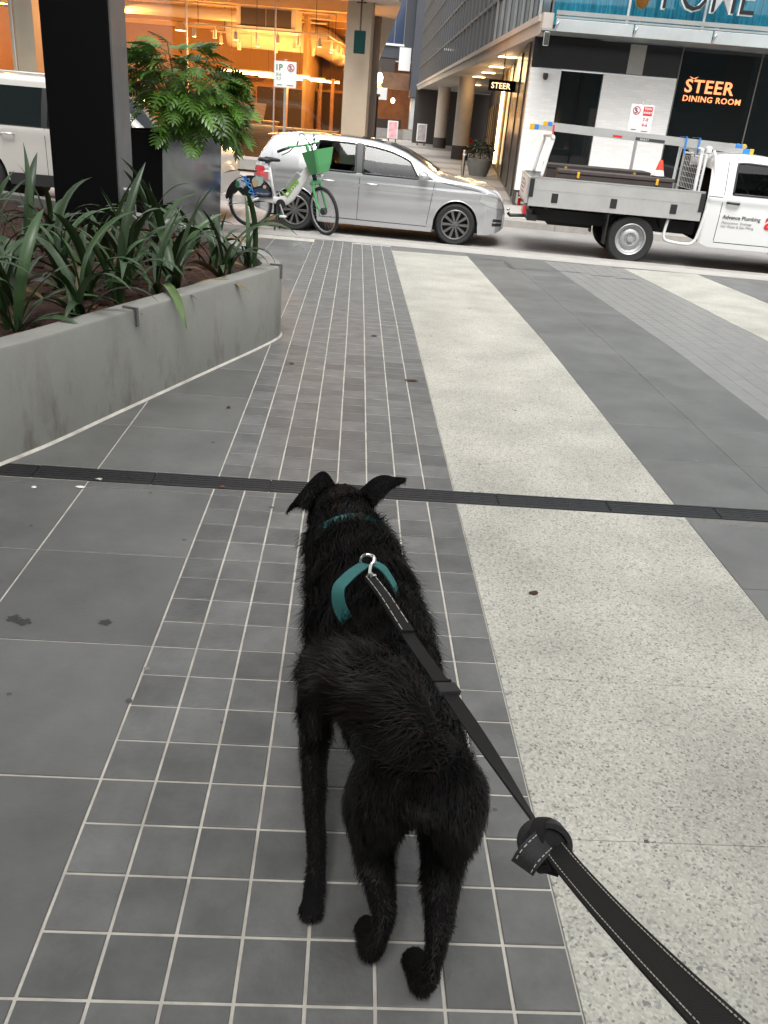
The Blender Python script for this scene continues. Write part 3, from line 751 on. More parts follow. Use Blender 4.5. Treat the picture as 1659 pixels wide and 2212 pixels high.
    def topanel(s, name, m, parent, xa, xb, inset, off=.004, inset2=None):
        def fn(u, v):
            x = lerp(xa, xb, u); zt = s.top(x); w = s.hw(x, zt); ww = w-lerp(inset, inset if inset2 is None else inset2, u); y = lerp(-ww, ww, v)
            sl = (s.top(x+.02)-s.top(x-.02))/.04; nl = math.sqrt(1+sl*sl)
            return (x-off*sl/nl, y, zt+s.crown*(w/.6)*(1-(y/w)**2)*.6+off/nl)
        return B().grid(fn, 16, 12).build(name, m, parent, smooth=True)

def glaze(sh, parent, lo, hi, nm='side_window'):
    """see-through pane plus black rubber seal round it, both sides"""
    sh.panel(nm, 'auto_glass', parent, lo, hi, .004, 24, 8)
    poly = list(lo)+list(reversed(hi)); poly.append(poly[0]); P_ = []
    for (x0_, z0_), (x1_, z1_) in zip(poly[:-1], poly[1:]):
        n_ = max(2, int(math.hypot(x1_-x0_, z1_-z0_)/.05))
        for k in range(n_): P_.append((lerp(x0_, x1_, k/n_), lerp(z0_, z1_, k/n_)))
    P_.append(poly[-1])
    for sg in (-1, 1): B().tube([(x, sg*(sh.hw(x, z)+.0), z) for x, z in P_], .017, 6, flat=None).build('window_seal', 'plastic', parent, smooth=True)
def seat(parent, x, y, z, m_='seat_cloth'):
    B().cbox(x-.25, x+.22, y-.24, y+.24, z-.35, z+.02, .04).build('seat', m_, parent)
    k4 = Matrix.Translation((x-.20, y, z)) @ Matrix.Rotation(R(-14), 4, 'Y'); B().cbox(-.07, .07, -.22, .22, -.05, .34, .05, k4).build('seat_back', m_, parent); B().cbox(-.045, .045, -.12, .12, .355, .47, .04, k4).build('head_rest', m_, parent)
def steering(parent, x, y, z):
    k4 = Matrix.Translation((x, y, z)) @ Matrix.Rotation(R(-62), 4, 'Y'); B().tube([k4 @ Vector((.185*math.cos(a), .185*math.sin(a), 0)) for a in np.linspace(0, 2*math.pi, 25)], .014, 8).build('steering_wheel', 'plastic', parent, smooth=True)
def wheel(parent, x, y, r, w, kind, sg, rimr=.72):
    """tyre, rim and spokes as parts of one wheel; sg = the outer side"""
    wl = bpy.data.objects.new('wheel', None); C.objects.link(wl); wl.parent = parent; wl.location = (x, y, r)
    ri = r*rimr
    B().lathe([(ri, -w/2+.01), (r-.03, -w/2), (r-.008, -w/2+.03), (r, -w/4), (r, w/4), (r-.008, w/2-.03), (r-.03, w/2), (ri, w/2-.01)], 40, 'Y').build('tyre', 'rubber', wl, smooth=40)
    o = sg*w/2
    if kind == 'alloy':
        B().lathe([(ri, o*.9), (ri-.012, o*.97), (ri-.022, o*.9), (ri-.03, o*.2), (.0, o*.15)], 40, 'Y').build('barrel', 'dark', wl, smooth=40)
        b = B()
        b.lathe([(ri+.002, o*.93), (ri-.006, o*1.0), (ri-.02, o*.96), (ri-.024, o*.85)], 40, 'Y')
        for k in range(10):
            a = 2*math.pi*k/10; k4 = Matrix.Rotation(a, 4, 'Y'); hw_ = .013
            b.add([k4 @ Vector(p) for p in ((.03, o*.80, -.012), (.03, o*.80, .012), (ri-.012, o*.93, hw_+.008), (ri-.012, o*.93, -hw_-.008), (.03, o*.6, -.02), (.03, o*.6, .02), (ri-.012, o*.7, hw_+.012), (ri-.012, o*.7, -hw_-.012))],
                  [(0, 1, 2, 3), (0, 4, 5, 1), (1, 5, 6, 2), (3, 2, 6, 7), (0, 3, 7, 4)])
        b.build('rim', 'alloy', wl, smooth=30)
        B().lathe([(0, o*.86), (.028, o*.85), (.034, o*.78), (.036, o*.6)], 20, 'Y').build('hub_cap', 'alloy', wl, smooth=40)
    else:
        B().lathe([(ri+.004, o*.95), (ri-.004, o*1.0), (ri-.018, o*.93), (ri-.03, o*.55), (ri*.72, o*.42), (ri*.58, o*.66), (ri*.42, o*.7), (ri*.34, o*.55), (.05, o*.52), (.045, o*.85), (0, o*.88)], 40, 'Y').build('rim', 'steel_rim', wl, smooth=35)
        for k in range(14):
            a = 2*math.pi*k/14; B().lathe([(0, o*.475), (.011, o*.475)], 8, 'Y', (ri*.80*math.cos(a), 0, ri*.80*math.sin(a))).build('vent_hole', 'dark', wl)
        for k in range(6):
            a = 2*math.pi*k/6; B().lathe([(0, o*.66), (.012, o*.65), (.012, o*.5)], 6, 'Y', (.078*math.cos(a), 0, .078*math.sin(a))).build('wheel_nut', 'galv', wl)
    return wl
M['auto_glass'] = glass('auto_glass', (.26, .32, .32), 1.3); M['seat_cloth'] = mat('seat_cloth', (.025, .025, .027), .9)
M['alloy'] = mat('alloy', (.24, .235, .23), .35, metal=.8)
M['steel_rim'] = mat('steel_rim', (.42, .43, .43), .45, metal=.5)
def place(t, X, d, z=ROAD_Z):
    t.location = sp(X, d, z); t.rotation_euler = (0, 0, ST)

# ---- silver hatchback (tail at local x = 0)
hb = thing('hatchback_car', 'silver five-door hatchback parked behind the green and white hire bike', 'car')
top = [(0, .62), (.015, .82), (.04, .95), (.11, 1.08), (.23, 1.26), (.31, 1.385), (.38, 1.42), (.7, 1.455), (1.1, 1.47), (1.55, 1.468), (1.95, 1.445), (2.25, 1.395), (2.5, 1.315), (2.8, 1.165), (3.06, 1.02), (3.2, .99), (3.55, .955), (3.8, .905), (3.98, .845), (4.09, .765), (4.15, .66), (4.18, .5)]
bot = [(0, .30), (.3, .24), (.9, .19), (3.2, .17), (3.9, .19), (4.06, .22), (4.18, .30)]
plan = [(0, .58), (.06, .70), (.16, .80), (.35, .86), (.8, .893), (2, .9), (3.2, .893), (3.6, .875), (3.85, .84), (4.03, .76), (4.13, .66), (4.18, .54)]
sh = Shell(top, bot, plan, .93, 1.465, .25, [(.76, .318, .355), (3.385, .318, .36)], crease=.80, edge=.06, crown=.03)
def roofline(x, d): return min(sh.top(x)-d, 1.39)
def pane(xa, xb, la, lb, n_=10):
    xs_ = np.linspace(xa, xb, n_); xu = [lerp(xa+la, xb-lb, i/(n_-1)) for i in range(n_)]
    return [(x, .975-.012*(x-.9)) for x in xs_], [(x, max(roofline(x, .085), .99)) for x in xu]
panes = [pane(1.0, 1.72, .10, .03), pane(1.84, 2.74, -.02, .16)]
body = sh.build('body', 'silver_shell', hb, holes=[lo+hi[::-1] for lo, hi in panes])
for lo, hi in panes: glaze(sh, hb, lo, hi)
sh.panel('door_pillar', 'plastic', hb, [(1.73, .965), (1.83, .965)], [(1.70, 1.40), (1.81, 1.40)], .003, 4, 10)
B().box(.25, 4.0, -.66, .66, .19, .60).build('underbody', 'dark', hb); B().box(.55, 3.0, -.72, .72, .60, .86).build('cabin_floor', 'dark', hb); B().cbox(2.62, 3.05, -.66, .66, .86, .99, .03).build('dashboard', 'plastic', hb)
for x_, y_ in ((1.25, -.36), (1.25, .36), (2.12, -.36), (2.12, .36)): seat(hb, x_, y_, .86)
steering(hb, 2.52, .36, .98)
for ax in (.76, 3.385):
    B().lathe([(.0, -.70), (.352, -.70), (.352, .70), (0, .70)], 30, 'Y', (ax, 0, .318)).build('wheel_well', 'dark', hb)
    for sg in (-1, 1): wheel(hb, ax, sg*.795, .318, .215, 'alloy', sg)
xs_ = np.linspace(2.78, 2.97, 5); sh.panel('quarter_light', 'car_glass', hb, [(x, .96) for x in xs_], [(x-.02, max(roofline(x, .09), .97)) for x in xs_], .0065, 6, 4)
sh.topanel('windscreen', 'car_glass', hb, 2.22, 3.02, .07, .004, .10)
sh.topanel('rear_window', 'car_glass', hb, .30, .105, .10, .004, .12)
sh.topanel('sunroof', 'car_glass', hb, .95, 2.1, .12, .004)
def seam(x0, z0, x1, z1, nm='door_seam'):
    dx, dz = x1-x0, z1-z0; l = math.hypot(dx, dz); nx_, nz_ = -dz/l*.004, dx/l*.004
    sh.panel(nm, 'dark', hb, [(x0-nx_, z0-nz_), (x1-nx_, z1-nz_)], [(x0+nx_, z0+nz_), (x1+nx_, z1+nz_)], .0015, 10, 1)
seam(1.78, .26, 1.80, .95); seam(2.92, .28, 3.0, .94); seam(1.12, .62, 1.02, .95); seam(1.17, .26, 1.12, .62); seam(1.17, .26, 2.92, .25)
seam(3.12, .93, 3.95, .81, 'bonnet_seam'); seam(.36, .50, .1, .52, 'bumper_seam')
for x in (1.30, 2.0):
    for sg in (-1, 1):
        B().tube([(x-.09, sg*(sh.hw(x-.09, .80)-.0), .815), (x-.07, sg*(sh.hw(x, .8)+.035), .817), (x+.07, sg*(sh.hw(x, .8)+.035), .814), (x+.09, sg*(sh.hw(x+.09, .8)), .812)], .013, 8).build('door_handle', 'silver', hb, smooth=True)
for sg in (-1, 1):
    yy = sg*(sh.hw(2.85, .97))
    b = B(); b.lathe([(0, -.06), (.055, -.05), (.075, 0), (.065, .06), (.03, .085), (0, .09)], 16, 'X', (0, 0, 0)); 
    o = b.build('door_mirror', 'silver', hb, smooth=True); o.location = (2.80, yy+sg*.15, 1.01); o.scale = (1.1, 1.5, 1.0)
    B().tube([(2.84, yy-sg*.02, .955), (2.82, yy+sg*.10, .985)], .022, 8).build('mirror_arm', 'plastic', hb)
# lamps, sill, arches, plates
sh.panel('tail_lamp', 'red_lens', hb, [(.025, .80), (.12, .79), (.30, .79)], [(.045, .93), (.14, .945), (.22, .94)], .006, 12, 6)
sh.panel('head_lamp', 'clear_lens', hb, [(3.74, .70), (3.88, .64), (4.02, .61), (4.13, .60)], [(3.76, .80), (3.88, .79), (4.00, .755), (4.09, .70)], .006, 16, 6)
sh.panel('side_sill', 'silver', hb, [(1.15, .175), (3.0, .172)], [(1.13, .25), (3.02, .245)], .016, 20, 4)
sh.panel('bumper_grille', 'plastic', hb, [(3.98, .335), (4.14, .335)], [(3.99, .45), (4.14, .43)], .005, 8, 4)
sh.panel('bumper_slat', 'silver', hb, [(3.98, .385), (4.15, .380)], [(3.98, .40), (4.15, .395)], .012, 8, 2)
sh.panel('rear_reflector', 'red_lens', hb, [(.05, .42), (.2, .42)], [(.05, .455), (.2, .455)], .005, 6, 2)
for ax in (.76, 3.385):
    for sg in (-1, 1):
        b = B(); pts = []
        for a in np.linspace(R(8), R(172), 26): x = ax+.362*math.cos(a); z = .318+.362*math.sin(a); pts.append((x, sg*(sh.hw(x, z)-.004), z))
        b.tube(pts, .010, 6).build('arch_lip', 'silver', hb, smooth=True)
b = B(); b.grid(lambda u, v: (lerp(.37, .23, u), lerp(-.60, .60, v), 1.425-.018*u+.015*(1-(2*v-1)**2)), 4, 10); b.build('roof_spoiler', 'silver', hb, smooth=True)
B().tube([(.62, 0, 1.45), (.50, 0, 1.52)], [.012, .004], 6).build('aerial', 'plastic', hb)
B().box(-.012, .0, -.26, .26, .58, .69).build('number_plate', 'white', hb)
place(hb, -1.63, 2.30)

# ---- big pale SUV behind the column
sv = thing('suv', 'large pale silver SUV parked at the left, half hidden by the black column', 'car')
top = [(0, .75), (.03, 1.0), (.08, 1.2), (.2, 1.52), (.34, 1.70), (.6, 1.755), (1.2, 1.79), (2.0, 1.79), (2.6, 1.76), (2.95, 1.69), (3.3, 1.48), (3.65, 1.22), (3.75, 1.16), (4.2, 1.10), (4.6, 1.03), (4.75, .96), (4.83, .85), (4.86, .7)]
bot = [(0, .42), (.4, .34), (4.4, .3), (4.86, .42)]
plan = [(0, .70), (.08, .80), (.25, .89), (.6, .93), (4, .93), (4.4, .90), (4.65, .82), (4.8, .70), (4.86, .6)]
sh = Shell(top, bot, plan, 1.12, 1.78, .2, [(.95, .375, .43), (3.85, .375, .43)], crease=1.0, edge=.07, crown=.03)
sh.build('body', 'van_white', sv)
B().box(.3, 4.5, -.7, .7, .34, .75).build('underbody', 'dark', sv)
for ax in (.95, 3.85):
    B().lathe([(0, -.74), (.428, -.74), (.428, .74), (0, .74)], 28, 'Y', (ax, 0, .375)).build('wheel_well', 'dark', sv)
    for sg in (-1, 1): wheel(sv, ax, sg*.82, .375, .24, 'alloy', sg)
def rl(x, d): return min(sh.top(x)-d, 1.64)
xs = np.linspace(.45, 3.5, 22)
sh.panel('window_trim', 'plastic', sv, [(x, 1.11) for x in xs], [(lerp(.56, 3.5, i/21), max(rl(lerp(.56, 3.5, i/21), .09), 1.12)) for i, x in enumerate(xs)], .003, 36, 8)
for xa, xb, la, lb in ((.5, 1.1, .10, .0), (1.18, 2.02, .0, .0), (2.12, 3.3, .0, .28)):
    xs_ = np.linspace(xa, xb, 10); sh.panel('side_window', 'car_glass', sv, [(x, 1.13) for x in xs_], [(lerp(xa+la, xb-lb, i/9), max(rl(lerp(xa+la, xb-lb, i/9), .115), 1.15)) for i, x in enumerate(xs_)], .006, 20, 8)
sh.topanel('windscreen', 'car_glass', sv, 2.98, 3.68, .08, .004, .1)
def seam2(x0, z0, x1, z1):
    dx, dz = x1-x0, z1-z0; l = math.hypot(dx, dz); nx_, nz_ = -dz/l*.004, dx/l*.004
    sh.panel('door_seam', 'dark', sv, [(x0-nx_, z0-nz_), (x1-nx_, z1-nz_)], [(x0+nx_, z0+nz_), (x1+nx_, z1+nz_)], .0015, 10, 1)
for x in (1.14, 2.07, 3.28): seam2(x, .45, x, 1.12)
for x in (1.45, 2.30):
    for sg in (-1, 1): B().tube([(x-.11, sg*sh.hw(x-.11, .98), .995), (x-.09, sg*(sh.hw(x, .98)+.04), 1.0), (x+.09, sg*(sh.hw(x, .98)+.04), 1.0), (x+.11, sg*sh.hw(x+.1, .98), .995)], .016, 8).build('door_handle', 'chrome', sv, smooth=True)
for sg in (-1, 1): B().tube([(.7, sg*.66, 1.77), (.75, sg*.66, 1.82), (2.6, sg*.66, 1.815), (2.68, sg*.66, 1.76)], .016, 8).build('roof_rail', 'alu', sv, smooth=True)
sh.panel('sill_cladding', 'plastic', sv, [(1.42, .305), (3.4, .30)], [(1.40, .47), (3.42, .47)], .012, 16, 4)
sh.panel('head_lamp', 'clear_lens', sv, [(4.25, .90), (4.7, .80)], [(4.3, 1.0), (4.68, .93)], .006, 12, 5)
sh.panel('bumper_grille', 'plastic', sv, [(4.6, .48), (4.84, .48)], [(4.6, .62), (4.84, .62)], .006, 8, 4)
for sg in (-1, 1): B().lathe([(0, -.08), (.08, -.06), (.1, 0), (.08, .07), (0, .1)], 14, 'X', (3.2, sg*1.05, 1.18)).build('door_mirror', 'van_white', sv, smooth=True)
sv.scale = (1.0, 1.0, 1.09); place(sv, -6.95, 2.15)

# ---- tradesman's ute
ut = thing('utility_truck', 'white single-cab tray-back truck with a ladder on its racks', 'truck')
CX = 2.74                       # the cab starts here, the tray runs 0..CX-.05
top = [(CX, 1.48), (CX+.03, 1.62), (CX+.12, 1.685), (CX+.5, 1.715), (CX+.85, 1.70), (CX+1.1, 1.635), (CX+1.4, 1.47), (CX+1.7, 1.27), (CX+1.85, 1.18), (CX+2.0, 1.15), (CX+2.5, 1.10), (CX+2.8, 1.02), (CX+2.9, .92), (CX+2.95, .75)]
bot = [(CX, .42), (CX+.15, .36), (CX+1.6, .36), (CX+2.6, .40), (CX+2.95, .45)]
plan = [(CX, .84), (CX+.04, .87), (CX+.2, .90), (CX+1.8, .915), (CX+2.4, .90), (CX+2.75, .82), (CX+2.95, .62)]
sh = Shell(top, bot, plan, 1.13, 1.71, .18, [(CX+2.05, .37, .44)], crease=1.06, edge=.06, crown=.03)
def rl2(x, d): return min(sh.top(x)-d, 1.60)
lo_ = [(x, 1.155) for x in np.linspace(CX+.36, CX+1.56, 12)]; hi_ = [(x, max(rl2(x, .12), 1.17)) for x in np.linspace(CX+.37, CX+1.38, 12)]
sh.build('cab', 'white_shell', ut, holes=[lo_+hi_[::-1]]); glaze(sh, ut, lo_, hi_)
B().box(CX+.08, CX+1.7, -.74, .74, .8, 1.02).build('cabin_floor', 'dark', ut); B().cbox(CX+1.3, CX+1.75, -.68, .68, 1.02, 1.16, .03).build('dashboard', 'plastic', ut)
for y_ in (-.38, .38): seat(ut, CX+.52, y_, 1.02)
steering(ut, CX+1.12, .38, 1.18)
B().box(CX+.1, CX+.13, -.7, .7, .9, 1.5).build('cab_back_trim', 'plastic', ut)
B().tube([(CX+.42, -.62, 1.50), (CX+.75, -.50, 1.10)], .014, 5).build('seat_belt', 'galv', ut)
B().box(CX+.1, CX+2.8, -.65, .65, .4, .8).build('underbody', 'dark', ut)
B().lathe([(0, -.74), (.435, -.74), (.435, .74), (0, .74)], 28, 'Y', (CX+2.05, 0, .37)).build('wheel_well', 'dark', ut)
RA = 1.70
for sg in (-1, 1):
    wheel(ut, RA, sg*.76, .365, .25, 'steel', sg, .64); wheel(ut, CX+2.05, sg*.76, .365, .25, 'steel', sg, .64)
sh.topanel('windscreen', 'car_glass', ut, CX+1.02, CX+1.9, .09, .004, .1)
def seam3(x0, z0, x1, z1):
    dx, dz = x1-x0, z1-z0; l = math.hypot(dx, dz); nx_, nz_ = -dz/l*.005, dx/l*.005
    sh.panel('door_seam', 'dark', ut, [(x0-nx_, z0-nz_), (x1-nx_, z1-nz_)], [(x0+nx_, z0+nz_), (x1+nx_, z1+nz_)], .0015, 10, 1)
seam3(CX+.23, .46, CX+.23, 1.60); seam3(CX+.23, .44, CX+1.5, .44); seam3(CX+.02, 1.10, CX+.22, 1.10)
for sg in (-1, 1):
    B().tube([(CX+.30, sg*(sh.hw(CX+.3, 1.03)), 1.03), (CX+.31, sg*(sh.hw(CX+.3, 1.03)+.035), 1.03), (CX+.46, sg*(sh.hw(CX+.4, 1.03)+.035), 1.025), (CX+.48, sg*sh.hw(CX+.48, 1.03), 1.025)], .018, 8).build('door_handle', 'plastic', ut, smooth=True)
    B().lathe([(0, -.07), (.09, -.05), (.11, 0), (.08, .07), (0, .09)], 14, 'X', (CX+1.42, sg*1.07, 1.26)).build('door_mirror', 'plastic', ut, smooth=True)
# tray
TZ = .86
B().box(.03, CX-.06, -.88, .88, TZ-.05, TZ-.0).build('tray_floor', 'alu', ut)
for sg in (-1, 1):
    b = B(); y0, y1 = (sg*.90, sg*.93) if sg > 0 else (-.93, -.90)
    b.box(.02, CX-.06, y0, y1, TZ-.13, TZ+.115)
    b.build('lower_rail', 'alu', ut)
    b = B(); b.cbox(.02, CX-.06, y0+.003, y1-.003, TZ+.12, TZ+.285, .004); b.box(.02, CX-.06, y0-.004, y1+.004, TZ+.285, TZ+.30); b.box(.02, CX-.06, y0-.004, y1+.004, TZ+.112, TZ+.122); b.build('side_board', 'alu', ut)
    for x in (.42, 1.33, 2.25):
        B().cbox(x-.05, x+.05, sg*.93-.012, sg*.93+.012, TZ-.06, TZ+.08, .004).build('hinge', 'plastic', ut)
    for x in (.03, CX-.10): B().cbox(x-.02, x+.05, sg*.93-.014, sg*.93+.016, TZ+.0, TZ+.27, .004).build('latch', 'plastic', ut)
B().cbox(-.02, .015, -.88, .88, TZ-.10, TZ+.29, .004).build('tailgate', 'alu', ut)
tg = B().box(-.03, -.022, -.62, .58, TZ-.04, TZ+.25).build('tailgate_sign', 'white', ut)
M['ink'] = mat('ink', (.05, .05, .055), .6); M['ink_soft'] = mat('ink_soft', (.28, .28, .28), .6)
for i in range(4): B().box(-.0325, -.0305, -.30, .42-.08*(i % 2), TZ+.19-i*.06, TZ+.215-i*.06).build('sign_line', 'ink_soft', ut)
B().lathe([(0, -.0335), (.05, -.0335), (.05, -.031), (0, -.031)], 14, 'X', (0, -.46, TZ+.15)).build('sign_emblem', 'red', ut)
for sg in (-1, 1):
    B().cbox(-.04, .01, sg*.76-.10, sg*.76+.10, TZ-.27, TZ-.14, .006).build('tail_lamp', 'red_lens', ut)
    B().cbox(-.044, .008, sg*.70-.03, sg*.70+.03, TZ-.262, TZ-.148, .004).build('indicator', 'orange_lens', ut)
B().box(.05, .20, -.80, .80, TZ-.36, TZ-.27).build('tow_bar', 'plastic', ut)
B().tube([(.1, 0, TZ-.36), (-.18, 0, TZ-.38), (-.22, 0, TZ-.34)], .028, 8).build('tow_hitch', 'plastic', ut)
B().lathe([(0, -.02), (.02, -.015), (.026, 0), (.02, .018), (0, .026)], 12, 'Z', (-.22, 0, TZ-.29)).build('tow_ball', 'chrome', ut, smooth=True)
for sg in (-1, 1):
    B().box(.15, CX+.3, sg*.42-.05, sg*.42+.05, .48, .66).build('chassis_rail', 'dark', ut)
    B().cbox(RA-.42, RA-.40, sg*.80-.13, sg*.80+.13, .26, .70, .004).build('mud_flap', 'rubber', ut)
    b = B(); pts = [(RA-.44, .56), (RA-.36, .72), (RA-.22, .775), (RA+.22, .775), (RA+.36, .72), (RA+.44, .56)]
    b.add([(x, sg*.64, z) for x, z in pts]+[(x, sg*.91, z) for x, z in pts], [(i, i+1, i+7, i+6) for i in range(5)]); b.build('mudguard', 'plastic', ut)
    # side step hoop below the tray, white tube
    B().tube(catmull([(RA+.52, sg*.86, .72), (RA+.50, sg*.86, .52), (RA+.52, sg*.86, .42), (RA+.62, sg*.86, .385), (CX-.16, sg*.86, .37), (CX-.06, sg*.86, .42), (CX-.02, sg*.86, .56), (CX+.02, sg*.85, .9), (CX+.06, sg*.80, 1.3), (CX+.02, sg*.74, 1.62), (CX-.02, sg*.70, 1.73)], 4), .024, 8).build('side_hoop', 'white_paint', ut, smooth=True)
B().lathe([(0, -.62), (.14, -.62), (.14, .62), (0, .62)], 20, 'Y', (RA, 0, .37)).build('rear_axle', 'dark', ut)
B().cbox(.4, 1.15, -.35, .35, .42, .72, .03).build('spare_tank', 'dark', ut)
# racks
RZ = 1.74
def hoop(x, w, z0, lean=0., r=.026):
    return B().tube(catmull([(x, -w, z0), (x+lean*.5, -w+.02, lerp(z0, RZ, .5)), (x+lean, -w+.05, RZ-.07), (x+lean, -w+.11, RZ-.005), (x+lean, 0, RZ), (x+lean, w-.11, RZ-.005), (x+lean, w-.05, RZ-.07), (x+lean*.5, w-.02, lerp(z0, RZ, .5)), (x, w, z0)], 5), r, 10)
hoop(.17, .86, TZ+.28, .10).build('rear_rack', 'white_paint', ut, smooth=True)
hoop(CX-.20, .78, TZ, 0).build('front_rack', 'white_paint', ut, smooth=True)
b = B()
for y in np.arange(-.66, .67, .11): b.tube([(CX-.12, y, TZ+.28), (CX-.12, y, TZ+.76)], .006, 5)
for z in np.arange(TZ+.28, TZ+.77, .08): b.tube([(CX-.12, -.70, z), (CX-.12, .70, z)], .006, 5)
b.build('headboard_mesh', 'white_paint', ut)
B().tube([(CX-.12, -.72, TZ), (CX-.12, -.72, TZ+.80), (CX-.12, .72, TZ+.80), (CX-.12, .72, TZ)], .02, 8).build('headboard_frame', 'white_paint', ut)
B().cbox(CX-.10, CX-.02, -.60, .60, TZ+.82, TZ+.93, .02).build('cab_fairing', 'white_paint', ut)
B().box(CX-.108, CX-.102, -.14, .14, TZ+.85, TZ+.90).build('brake_lamp', 'red_lens', ut)
# lettering on the door (seen from the kerb side)
def door_text(nm, body, size, x, z, m_, bold=0.):
    o = text(nm, body, size, m_, ut, face_y(x, -(sh.hw(x+.4, z+.02)+.004), z), .001, bold=bold); return o
door_text('door_lettering', 'Advance Plumbing', .078, CX+.28, .80, 'ink', .001)
door_text('door_lettering', 'Maintenance  Drainage', .05, CX+.28, .73, 'ink_soft')
door_text('door_lettering', 'Hot Water & Gas Fitting', .05, CX+.28, .675, 'ink_soft')
door_text('door_emblem', 'ap', .36, CX+.93, .70, 'red', .008)
place(ut, 2.78, 2.12)
uz = Matrix.Translation(ut.location) @ Matrix.Rotation(ST, 4, 'Z')
def on_ute(o, loc, rz=0):
    o.location = uz @ Vector(loc); o.rotation_euler = (0, 0, ST+rz); return o
# ladder lying on the racks
ld = thing('extension_ladder', 'long aluminium extension ladder with yellow and blue end caps on the truck racks', 'ladder')
for k, (y, dz, x0, x1) in enumerate(((-.50, 0, -.06, 3.36), (-.10, 0, -.06, 3.36), (-.46, .055, .14, 3.24), (-.14, .055, .14, 3.24))):
    b = B(); b.box(x0+.10, x1-.10, y-.014, y+.014, dz+.0, dz+.068); b.build('stile', 'alu', ld)
    for xa, xb in ((x0, x0+.045), (x1-.055, x1)): B().cbox(xa, xb, y-.022, y+.022, dz-.008, dz+.078, .006).build('end_cap', 'yellow', ld)
    for xa, xb in ((x0+.045, x0+.11), (x1-.16, x1-.055)): B().cbox(xa, xb, y-.018, y+.018, dz-.004, dz+.073, .004).build('end_sleeve', 'blue' if k % 2 == 0 else 'yellow', ld)
for x in np.arange(.25, 3.4, .30): B().tube([(x, -.50, .04), (x, -.10, .04)], .014, 8).build('rung', 'alu', ld)
for x in np.arange(.25, 3.4, .30): B().tube([(x, -.46, .10), (x, -.14, .10)], .014, 8).build('rung', 'alu', ld)
B().box(1.55, 2.0, -.5165, -.5145, .012, .056).build('maker_label', 'ink', ld)
text('label_lettering', 'BAILEY', .045, 'white', ld, face_y(1.62, -.517, .018), .0005)
B().box(1.2, 1.34, -.5165, -.5145, .02, .05).build('warning_label', 'red', ld)
on_ute(ld, (0, 0, RZ+.075)); ld.rotation_euler = (0, R(1.6), ST)
for i, (x, m_) in enumerate(((.28, 'red'), (CX-.22, 'blue'), (CX-.42, 'blue'))):
    o = thing('tie_strap', ['red strap tying the ladder to the rear rack', 'blue strap tying the ladder to the front rack beside the cab', 'blue strap end hanging from the ladder over the headboard'][i], 'strap', group='ladder straps')
    B().box(-.012, .012, -.53, -.52, -.10, .13).build('webbing', m_, o)
    B().box(-.012, .012, -.53, -.06, .13, .135).build('webbing', m_, o); on_ute(o, (x, 0, RZ+.02))
# tool boxes and cone on the tray
M['box_brown'] = mat('box_brown', (.07, .055, .05), .6, noise=.3, nscale=4)
for i, (x0, x1, y0, y1, h_, lab) in enumerate(((.44, 2.2, -.78, -.38, .43, 'long dark brown tool box on the tray, nearer the kerb, yellow latches'), (.30, 1.95, -.15, .55, .47, 'long dark tool box on the tray, behind the nearer box'))):
    t = thing('tool_box', lab, 'tool box', group='tool boxes on the truck tray')
    B().cbox(0, x1-x0, 0, y1-y0, 0, h_-.06, .008).build('box_body', 'box_brown', t); B().cbox(-.01, x1-x0+.01, -.012, y1-y0+.01, h_-.057, h_, .008).build('lid', 'box_brown', t)
    for xx in (.3, x1-x0-.25): B().cbox(xx-.02, xx+.02, -.03, -.013, h_-.11, h_-.02, .004).build('latch', 'yellow', t)
    on_ute(t, (x0, y0, TZ))
t = thing('traffic_cone', 'small red and white traffic cone standing on the tool box by the headboard', 'cone')
B().cbox(-.10, .10, -.10, .10, 0, .018, .006).build('cone_foot', 'plastic', t)
B().lathe([(.085, .018), (.062, .10)], 20).build('cone_body', 'white', t, smooth=40); B().lathe([(.062, .10), (.032, .22), (.022, .245), (0, .247)], 20).build('cone_tip', 'cone_red', t, smooth=40)
on_ute(t, (2.0, -.56, TZ+.432))
# ------------------------------------------------------------------ hire bike
bk = thing('hire_bike', 'white and lime green electric hire bike standing at the kerb beside the silver hatchback', 'bicycle')
WR = .335
def bike_wheel(parent, c, rot, nsp=28):
    w = bpy.data.objects.new('wheel', None); C.objects.link(w); w.parent = parent; w.location = c; w.rotation_euler = rot
    B().lathe([(WR+.022*math.cos(a)-.022, .022*math.sin(a)) for a in np.linspace(0, 2*math.pi, 10)[:-1]], 48, 'Y', close=True).build('tyre', 'rubber', w, smooth=True)
    B().lathe([(WR-.045, -.012), (WR-.058, -.010), (WR-.062, 0), (WR-.058, .010), (WR-.045, .012), (WR-.040, 0)], 48, 'Y', close=True).build('rim', 'galv', w, smooth=True)
    b = B()
    for k in range(nsp):
        a = 2*math.pi*k/nsp; h = a+(.5 if k % 2 else -.5); s = .018 if k % 4 < 2 else -.018
        b.tube([(.035*math.cos(h), s, .035*math.sin(h)), ((WR-.06)*math.cos(a), 0, (WR-.06)*math.sin(a))], .0014, 4)
    b.build('spokes', 'galv', w, fix=False)
    B().lathe([(0, -.045), (.028, -.045), (.05, -.025), (.05, .025), (.028, .045), (0, .045)], 20, 'Y').build('hub', 'plastic', w, smooth=40)
    return w
bike_wheel(bk, (0, 0, WR), (0, 0, 0))
